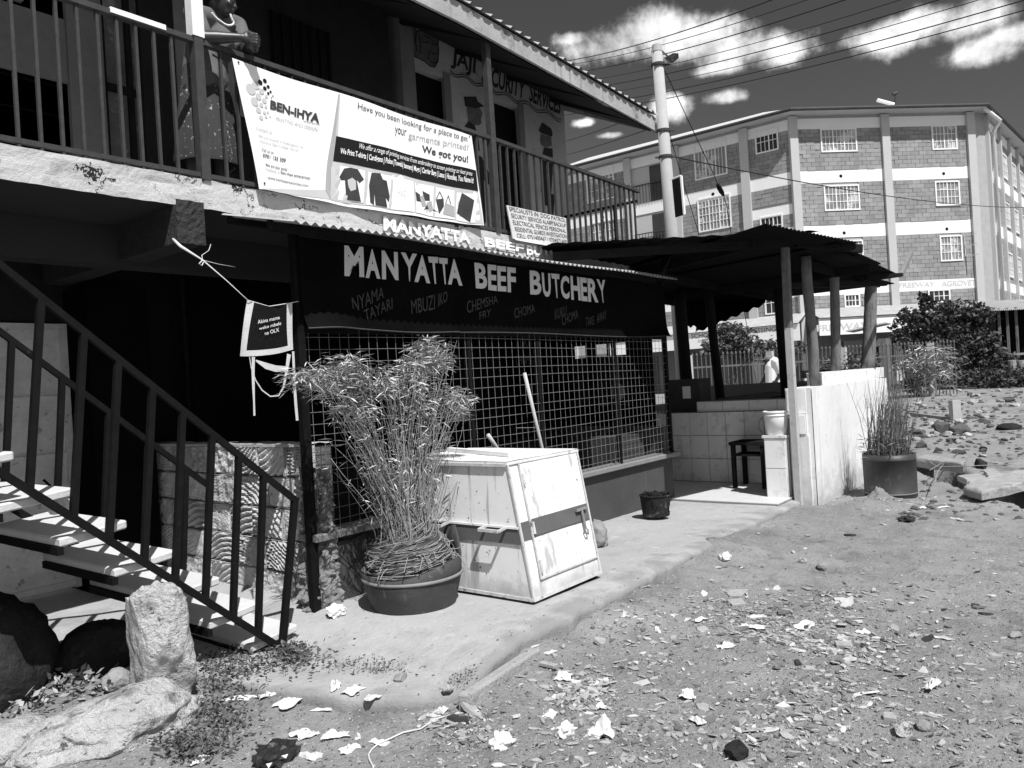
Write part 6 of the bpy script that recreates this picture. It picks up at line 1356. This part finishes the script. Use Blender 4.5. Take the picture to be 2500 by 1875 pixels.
weeds('weeds', [zz('a2', 130, 960) + (40, 26), zz('a2', 560, 850) + (60, 12), zz('a2', 250, 880) + (30, 16)], 620, .055, .08, M_weedp, 'pale broad leaved weeds behind the low rocks', 2)
weeds('weeds', [zz('a4', 1240, 790) + (40, 10), zz('a4', 450, 670) + (50, 8), zz('a4', 640, 700) + (40, 7)], 420, .018, .02, M_weed, 'tiny weeds along the broken pavement edge', 3)

M_paper = mat('paper', .60, .14, 9, .85, .2, 40, spots=[(14, .58, .12, .38)]); M_paperg = mat('soiled_paper', .48, .15, 12, .85, .2, 40); M_bagd = mat('black_plastic', .02, .2, 8, .3, spec=.5); M_card = mat('cardboard', .32, .12, 9, .9)
def gtop(x, y): return max(ground_z(x, y), pave_z(x) if (y > front_y(x) and x < 9) else -9)
def GP(px_, py_):   # where the sight line first meets the ground or the pavement
    z = .30
    while z > -.3:
        p_ = PZ(px_, py_, z)
        if gtop(p_.x, p_.y) >= z: return p_
        z -= .006
    return PZ(px_, py_, 0)
def scrap(name, px_, py_, w_, d_, h_, seed, matr, label, cat, group=None, nu=12, nv=9):
    rn = random.Random(seed); p0 = GP(px_, py_); a = rn.uniform(0, 6.28); ca, sa = math.cos(a), math.sin(a); m = MB()
    def fn(u, v):
        x = (u - .5) * w_ * (.95 + .5 * nse(v * 2.1, seed * 1.37)); y = (v - .5) * d_ * (.95 + .5 * nse(u * 2.1, seed * 1.37 + 9)); z = h_ * (.4 + 1.0 * fbm(u * 2.0 + seed, v * 2.0, seed, 3)); e = 1 - max(abs(u - .5), abs(v - .5)) * 1.3
        return Vector((p0.x + x * ca - y * sa, p0.y + x * sa + y * ca, p0.z + .006 + max(0, z) * max(.15, e)))
    m.grid(fn, nu, nv); o = m.build(name, matr); so = o.modifiers.new('thickness', 'SOLIDIFY'); so.thickness = .002; return tag(o, label, cat, group)
def ball(name, px_, py_, r_, seed, matr, label, cat, z=None):
    p0 = GP(px_, py_); vs, fs = ico(3); m = MB(); pts = []
    for v in vs:
        k_ = 1 + .38 * abs(fbm(v.x * 2.4 + seed, v.y * 2.4, v.z * 2.4, 3)) * 1.6 - .25 + .10 * fbm(v.x * 7, v.y * 7 + seed, v.z * 7, 2); pts.append(Vector((v.x * r_[0] * k_, v.y * r_[1] * k_, max(-.6, v.z * k_) * r_[2])) + p0 + Vector((0, 0, r_[2] * .55)))
    m.add(pts, fs); return tag(m.build(name, matr), label, cat)
ball('crumpled_paper', *zz('a3', 340, 1390), (.075, .07, .05), 3, M_paper, 'big crumpled white paper on the pavement left of the barrel', 'litter')
ball('crumpled_paper', *zz('a4', 1450, 1180), (.065, .05, .045), 5, M_paper, 'crumpled white paper ball at lower centre of the dirt', 'litter')
ball('crumpled_paper', *zz('a4', 1885, 1090), (.055, .04, .035), 8, M_paper, 'folded white cloth scrap right of the paper ball', 'litter')
ball('crumpled_paper', *zz('a5', 745, 435), (.06, .05, .04), 11, M_paperg, 'wadded pale bag at the pavement edge past the cart', 'litter')
ball('plastic_bag', *zz('a2', 1960, 1330), (.11, .085, .055), 14, M_bagd, 'torn black plastic bag at the bottom edge', 'bag')
ball('plastic_bag', *zz('a5', 1640, 245), (.13, .08, .035), 17, M_bagd, 'flattened black plastic bag lying far out on the dirt', 'bag')
ball('plastic_bag', *zz('a5', 1180, 135), (.07, .06, .08), 19, M_bagd, 'small black bag at the foot of the front post', 'bag')
ball('crumpled_paper', *zz('a1', 430, 680), (.05, .045, .07), 23, M_paper, 'crumpled paper stuck on the stair tread', 'litter').location = PY(*zz('a1', 430, 740), 4.25)
for s_, (k__, x, y, w_, d_, h_) in enumerate([('a4', 140, 1105, .10, .06, .02), ('a4', 330, 1110, .13, .05, .03), ('a4', 330, 770, .12, .05, .03), ('a4', 450, 800, .11, .09, .02), ('a4', 580, 845, .07, .06, .015), ('a4', 640, 1140, .11, .08, .012), ('a4', 480, 1100, .025, .10, .004), ('a4', 235, 930, .12, .02, .01), ('a4', 1040, 940, .09, .06, .02), ('a4', 1870, 710, .10, .09, .03), ('a4', 1775, 965, .08, .07, .02), ('a4', 2110, 1090, .13, .05, .02), ('a4', 1780, 540, .07, .04, .01), ('a4', 2105, 750, .08, .05, .012), ('a4', 2120, 910, .05, .05, .02), ('a2', 1700, 900, .05, .16, .02), ('a2', 1890, 880, .09, .06, .03), ('a2', 2060, 920, .17, .10, .015), ('a2', 1420, 1335, .09, .05, .015), ('a2', 2140, 1150, .08, .08, .02), ('a4', 150, 1250, .14, .06, .03), ('a4', 420, 1200, .10, .08, .02), ('a5', 745, 870, .10, .06, .03), ('a5', 1130, 770, .12, .09, .03), ('a5', 1760, 1060, .14, .05, .03), ('a5', 610, 1235, .05, .08, .02), ('a5', 560, 1110, .09, .08, .04), ('a5', 140, 1290, .16, .10, .05), ('a5', 1800, 825, .12, .03, .01), ('a5', 1880, 240, .16, .05, .02), ('a5', 1820, 180, .16, .03, .015), ('a5', 1715, 185, .08, .06, .03), ('a5', 250, 705, .14, .04, .02), ('a5', 880, 770, .14, .07, .02), ('a5', 1310, 650, .13, .04, .012), ('a5', 620, 735, .09, .05, .02), ('a5', 900, 720, .12, .05, .015), ('a5', 1420, 800, .09, .06, .02)]):
    scrap('paper_scrap', *zz(k__, x, y), w_, d_, h_ * 1.6, s_ + 40, M_paper if s_ % 4 else M_paperg, f"{'soiled' if s_ % 4 == 0 else 'white'} {'long' if w_ > 2 * d_ or d_ > 2 * w_ else 'crumpled' if h_ > .025 else 'flat'} paper scrap {('by the weeds at lower left' if k__ == 'a2' else 'near the cord at the bottom' if k__ == 'a4' and x < 1100 else 'below the kerb stone' if k__ == 'a4' else 'far out near the black drum' if y < 300 else 'among the stone chips' if y < 900 else 'at the front of the dirt')}", 'litter', 'paper scraps on the dirt')
# flat stone chips and tile shards: nearest 250 singly
def shard_mesh(seed, thick):
    rn = random.Random(seed); n_ = rn.choice((4, 5, 5, 6)); pts = []
    for k_ in range(n_): a = 6.283 * (k_ + rn.uniform(-.3, .3)) / n_; r_ = rn.uniform(.6, 1.1); pts.append((r_ * math.cos(a) * 1.25, r_ * math.sin(a) * .75, 0))
    m = MB(); n2 = len(pts); m.add(pts + [(x * .92, y * .92, thick) for x, y, _ in pts], [tuple(range(n2, 2 * n2))] + [(i, (i + 1) % n2, n2 + (i + 1) % n2, n2 + i) for i in range(n2)])
    return m.v, m.f
M_chip = [mat('chip_pale', .46, .15, 20, .9, .2, 60), mat('chip_mid', .31, .2, 20, .9, .3, 60), mat('chip_dark', .13, .25, 20, .9, .3, 60), mat('chip_black', .04, .25, 20, .9, .2, 60)]
shm = []
for sd_ in range(14):
    v_, f_s = shard_mesh(sd_, .30)
    for mt in M_chip: b_ = MB(); b_.add(v_, f_s); shm.append((b_.mesh('stone_chip', mt, Vector((0, 0, 0))), mt.name))
CL_ = [('a5', 1000, 750, 170, 55, 3), ('a5', 1330, 840, 140, 60, 2.2), ('a5', 800, 660, 170, 45, 1.6), ('a5', 1250, 1080, 260, 120, 2.2), ('a5', 1050, 1230, 200, 80, 1.4), ('a5', 100, 1050, 60, 40, 1), ('a5', 1300, 620, 90, 30, 1), ('a4', 1950, 800, 90, 60, 1.6), ('a4', 1170, 1000, 130, 60, 1.6), ('a5', 350, 820, 150, 90, 1.2), ('a5', 1700, 700, 350, 200, 1.6), ('a5', 1550, 140, 160, 25, 1.6), ('a5', 250, 1250, 200, 100, .8)]
rn = random.Random(55); made = 0
while made < 255:
    if made % 4: k__, x, y, sx_, sy_, _w = rn.choices(CL_, [c[5] for c in CL_])[0]; px_, py_ = zz(k__, rn.gauss(x, sx_), rn.gauss(y, sy_))
    else: px_, py_ = rn.uniform(1200, 2490), rn.uniform(1260, 1870)
    if not (0 < px_ < 2500 and 1235 < py_ < 1875): continue
    p_ = PZ(px_, py_, .03); p_.z = ground_z(p_.x, p_.y)
    if p_.y > front_y(p_.x) - .05 or p_.x > 14: continue
    s_ = rn.choice((.012, .016, .02, .026, .034, .045)) * (1 if made > 30 else 1.5); me, mn = rn.choices(shm, [2.4 if 'pale' in m_[1] else 2 if 'mid' in m_[1] else 1 if 'dark' in m_[1] else .35 for m_ in shm])[0]
    o = inst('stone_chip', me, p_ + Vector((0, 0, .002)), None, rot=(rn.gauss(0, .22), rn.gauss(0, .22), rn.uniform(0, 6.28)), scale=(s_, s_, s_ * rn.uniform(.4, 1.0))); made += 1
    tone = {'chip_pale': 'pale', 'chip_mid': 'grey', 'chip_dark': 'dark', 'chip_black': 'black'}[mn]; size = 'tiny' if s_ < .018 else 'small' if s_ < .03 else 'hand sized'
    reg = 'near the pavement edge' if p_.y > front_y(p_.x) - .7 else 'by the front edge of the dirt' if py_ > 1700 else 'on far open dirt' if py_ < 1400 else 'in the chip strewn middle' if px_ < 2120 else 'on open dirt at right'
    tag(o, f'{size} {tone} flat stone chip lying {reg}', 'stone chip', 'stone chips scattered on the dirt')
# crumbs too small to count
def crumbs(n_, seed, matr, smin, smax, cl):
    rn = random.Random(seed); m = MB(); k_ = 0
    while k_ < n_:
        if rn.random() < cl: kk, x, y, sx_, sy_, _w = rn.choices(CL_, [c[5] for c in CL_])[0]; px_, py_ = zz(kk, rn.gauss(x, sx_ * 1.3), rn.gauss(y, sy_ * 1.3))
        else: px_, py_ = rn.uniform(0, 2500), 1200 + 675 * (math.sqrt(rn.random()) if rn.random() < .5 else rn.random())
        p_ = PZ(px_, py_, .03)
        if py_ < 1190 or p_.x > 14 or p_.y < -3 or p_.y > front_y(p_.x) - (.0 if rn.random() < .9 else -.4): k_ += 0 if rn.random() < .8 else 1; continue
        p_.z = gtop(p_.x, p_.y); s_ = rn.uniform(smin, smax) * rn.uniform(.5, 1); a = rn.uniform(0, 6.28); t_ = rn.uniform(.3, 1.0)
        c4 = [Vector((math.cos(a + q_) * s_ * rn.uniform(.6, 1.2), math.sin(a + q_) * s_ * rn.uniform(.4, .9), 0)) for q_ in (0, 1.7, 3.3, 4.8)]; top = p_ + Vector((rn.gauss(0, s_ * .3), rn.gauss(0, s_ * .3), s_ * t_))
        m.add([p_ + c_ for c_ in c4] + [top], [(0, 1, 4), (1, 2, 4), (2, 3, 4), (3, 0, 4)]); k_ += 1
    return tag(m.build('gravel', matr), 'fine stone crumbs strewn over the dirt', 'gravel', kind='stuff')
crumbs(2600, 1, M_chip[0], .002, .008, .45); crumbs(9000, 2, M_chip[1], .003, .012, .35); crumbs(11000, 3, M_chip[2], .003, .013, .3); crumbs(2200, 4, M_chip[3], .003, .011, .35)
def shards(n_, seed, matr, smin, smax):
    rn = random.Random(seed); m = MB(); k_ = 0
    while k_ < n_:
        kk, x, y, sx_, sy_, _w = rn.choices(CL_, [c[5] for c in CL_])[0]; px_, py_ = zz(kk, rn.gauss(x, sx_), rn.gauss(y, sy_))
        if rn.random() < .25: px_, py_ = rn.uniform(1000, 2500), 1250 + 620 * math.sqrt(rn.random())
        p_ = PZ(px_, py_, .03)
        if py_ < 1200 or p_.x > 14 or p_.y > front_y(p_.x) - .03: continue
        p_.z = ground_z(p_.x, p_.y) + rn.uniform(0, .006); s_ = rn.uniform(smin, smax) * rn.uniform(.5, 1); v_, f_s = shard_mesh(rn.randrange(9999), rn.uniform(.12, .35)); Rm = Matrix.Rotation(rn.uniform(0, 6.28), 3, 'Z') @ Matrix.Rotation(rn.gauss(0, .38), 3, 'X'); el_ = rn.uniform(.8, 1.9)
        m.add([p_ + Rm @ Vector((q_.x * s_ * el_, q_.y * s_, q_.z * s_)) for q_ in v_], f_s); k_ += 1
    return tag(m.build('stone_shards', matr), 'stone splinters strewn over the dirt', 'stone shards', kind='stuff')
shards(700, 31, M_chip[0], .006, .022); shards(1700, 32, M_chip[1], .006, .028); shards(900, 33, M_chip[2], .006, .026)
rn = random.Random(66); m = MB()
for i in range(200):
    x = rn.uniform(2.4, 8.6); y = front_y(x) + (abs(rn.gauss(0, .5)) if rn.random() < .6 else 1.45 - abs(rn.gauss(0, .2))); y = min(y, 4.3); s_ = rn.uniform(.002, .008); p_ = Vector((x, y, pave_z(x) + .002)); vs, fs = rock_pts((s_ * 1.4, s_, s_ * .6), i, 1, cut=2); m.add([v + p_ for v in vs], fs)
tag(m.build('pavement_grit', M_chip[1]), 'grit and crumbs scattered on the pavement', 'grit', kind='stuff')
# named bits
for nm, k__, x, y, r_, mt, lb_, sd_ in (('dirt_stone', 'a5', 1225, 480, .05, M_rockmid, 'grey fist sized stone alone in the middle of the dirt', 3), ('dirt_stone', 'a5', 1125, 450, .04, M_rock, 'pale oblong stone left of the fist sized stone', 4), ('dirt_stone', 'a5', 800, 1400, .05, M_rockdark, 'dark angular stone near the bottom edge', 5), ('dirt_stone', 'a5', 1720, 1270, .035, M_rockmid, 'grey stone on open dirt at lower right', 6), ('dirt_stone', 'a5', 1620, 1290, .04, M_rock, 'flat white stone at lower right', 7), ('dirt_stone', 'a5', 2165, 815, .035, M_rockmid, 'small stone at the right edge', 8), ('dirt_stone', 'a4', 770, 720, .035, M_rockmid, 'oblong stone on the rounded pavement corner', 9), ('dirt_stone', 'a4', 1090, 825, .028, M_rock, 'pale pebble beside the kerb stone end', 10)):
    p_ = GP(*zz(k__, x, y)); rock(nm, (p_.x, p_.y, gtop(p_.x, p_.y) + r_ * .35), (r_ * 1.3, r_, r_ * .7), sd_, mt, lb_, 'stone', sub=2, cut=4)
for nm, k__, pts, th_, lb_ in (('slate', 'a5', [(730, 580), (862, 578), (820, 612), (765, 610)], .02, 'large triangular slate near the pavement'), ('slate', 'a5', [(750, 630), (825, 622), (850, 650), (780, 655)], .02, 'slate just below the large triangular slate'), ('slate', 'a2', [(1990, 970), (2060, 860), (2212, 850), (2140, 930)], .015, 'big pale tile piece beside the weeds'), ('slate', 'a4', [(1700, 600), (1735, 585), (1832, 610), (1800, 622)], .02, 'flat slate near the far end of the kerb stone'), ('slate', 'a5', [(1518, 1180), (1570, 1180), (1588, 1215), (1520, 1205)], .02, 'single flat tile piece at lower right'), ('slate', 'a5', [(1280, 830), (1365, 835), (1360, 855), (1290, 852)], .02, 'flat slate in the middle of the chip heap')):
    P_ = [PZ(*zz(k__, *a), .05) for a in pts]; zt = sum(ground_z(p_.x, p_.y) for p_ in P_) / len(P_); P_ = [PZ(*zz(k__, *a), zt + th_) - Vector((0, 0, th_)) for a in pts]
    tag(bevel(MB().prism(P_, (0, 0, th_)).build(nm, M_chip[1]), .003), lb_, 'slate')
wp = [(1100, 910), (1000, 945), (900, 980), (780, 1020), (700, 1042), (620, 1060), (565, 1090), (545, 1125), (555, 1170), (578, 1215), (580, 1250), (572, 1280), (590, 1300), (680, 1308), (780, 1300), (850, 1280), (930, 1270), (1050, 1300)]
P_ = [PZ(*zz('a4', *a), .05) for a in wp]; tag(MB().tube([Vector((p_.x, p_.y, gtop(p_.x, p_.y) + .008)) for p_ in P_], .0045, 5).build('string', mat('pale_cord', .5, .1, 9, .8), smooth=True), 'pale cord curling over the dirt at the bottom', 'string')
# dirt heap by the drum
p_ = PZ(*zz('a5', 1500, 130), .03)
hm = MB(); hm.grid(lambda u, v: Vector((p_.x - .1 + .75 * (u - .5), p_.y - .02 + .42 * (v - .5), ground_z(p_.x, p_.y) - .02 + .13 * math.exp(-((u - .5) ** 2 + (v - .5) ** 2) * 14) * (1 + .5 * fbm(u * 9, v * 9)))), 40, 26)
tag(hm.build('dirt_heap', M_dirt, smooth=True), 'small swept heap of dirt in front of the black drum', 'dirt heap')
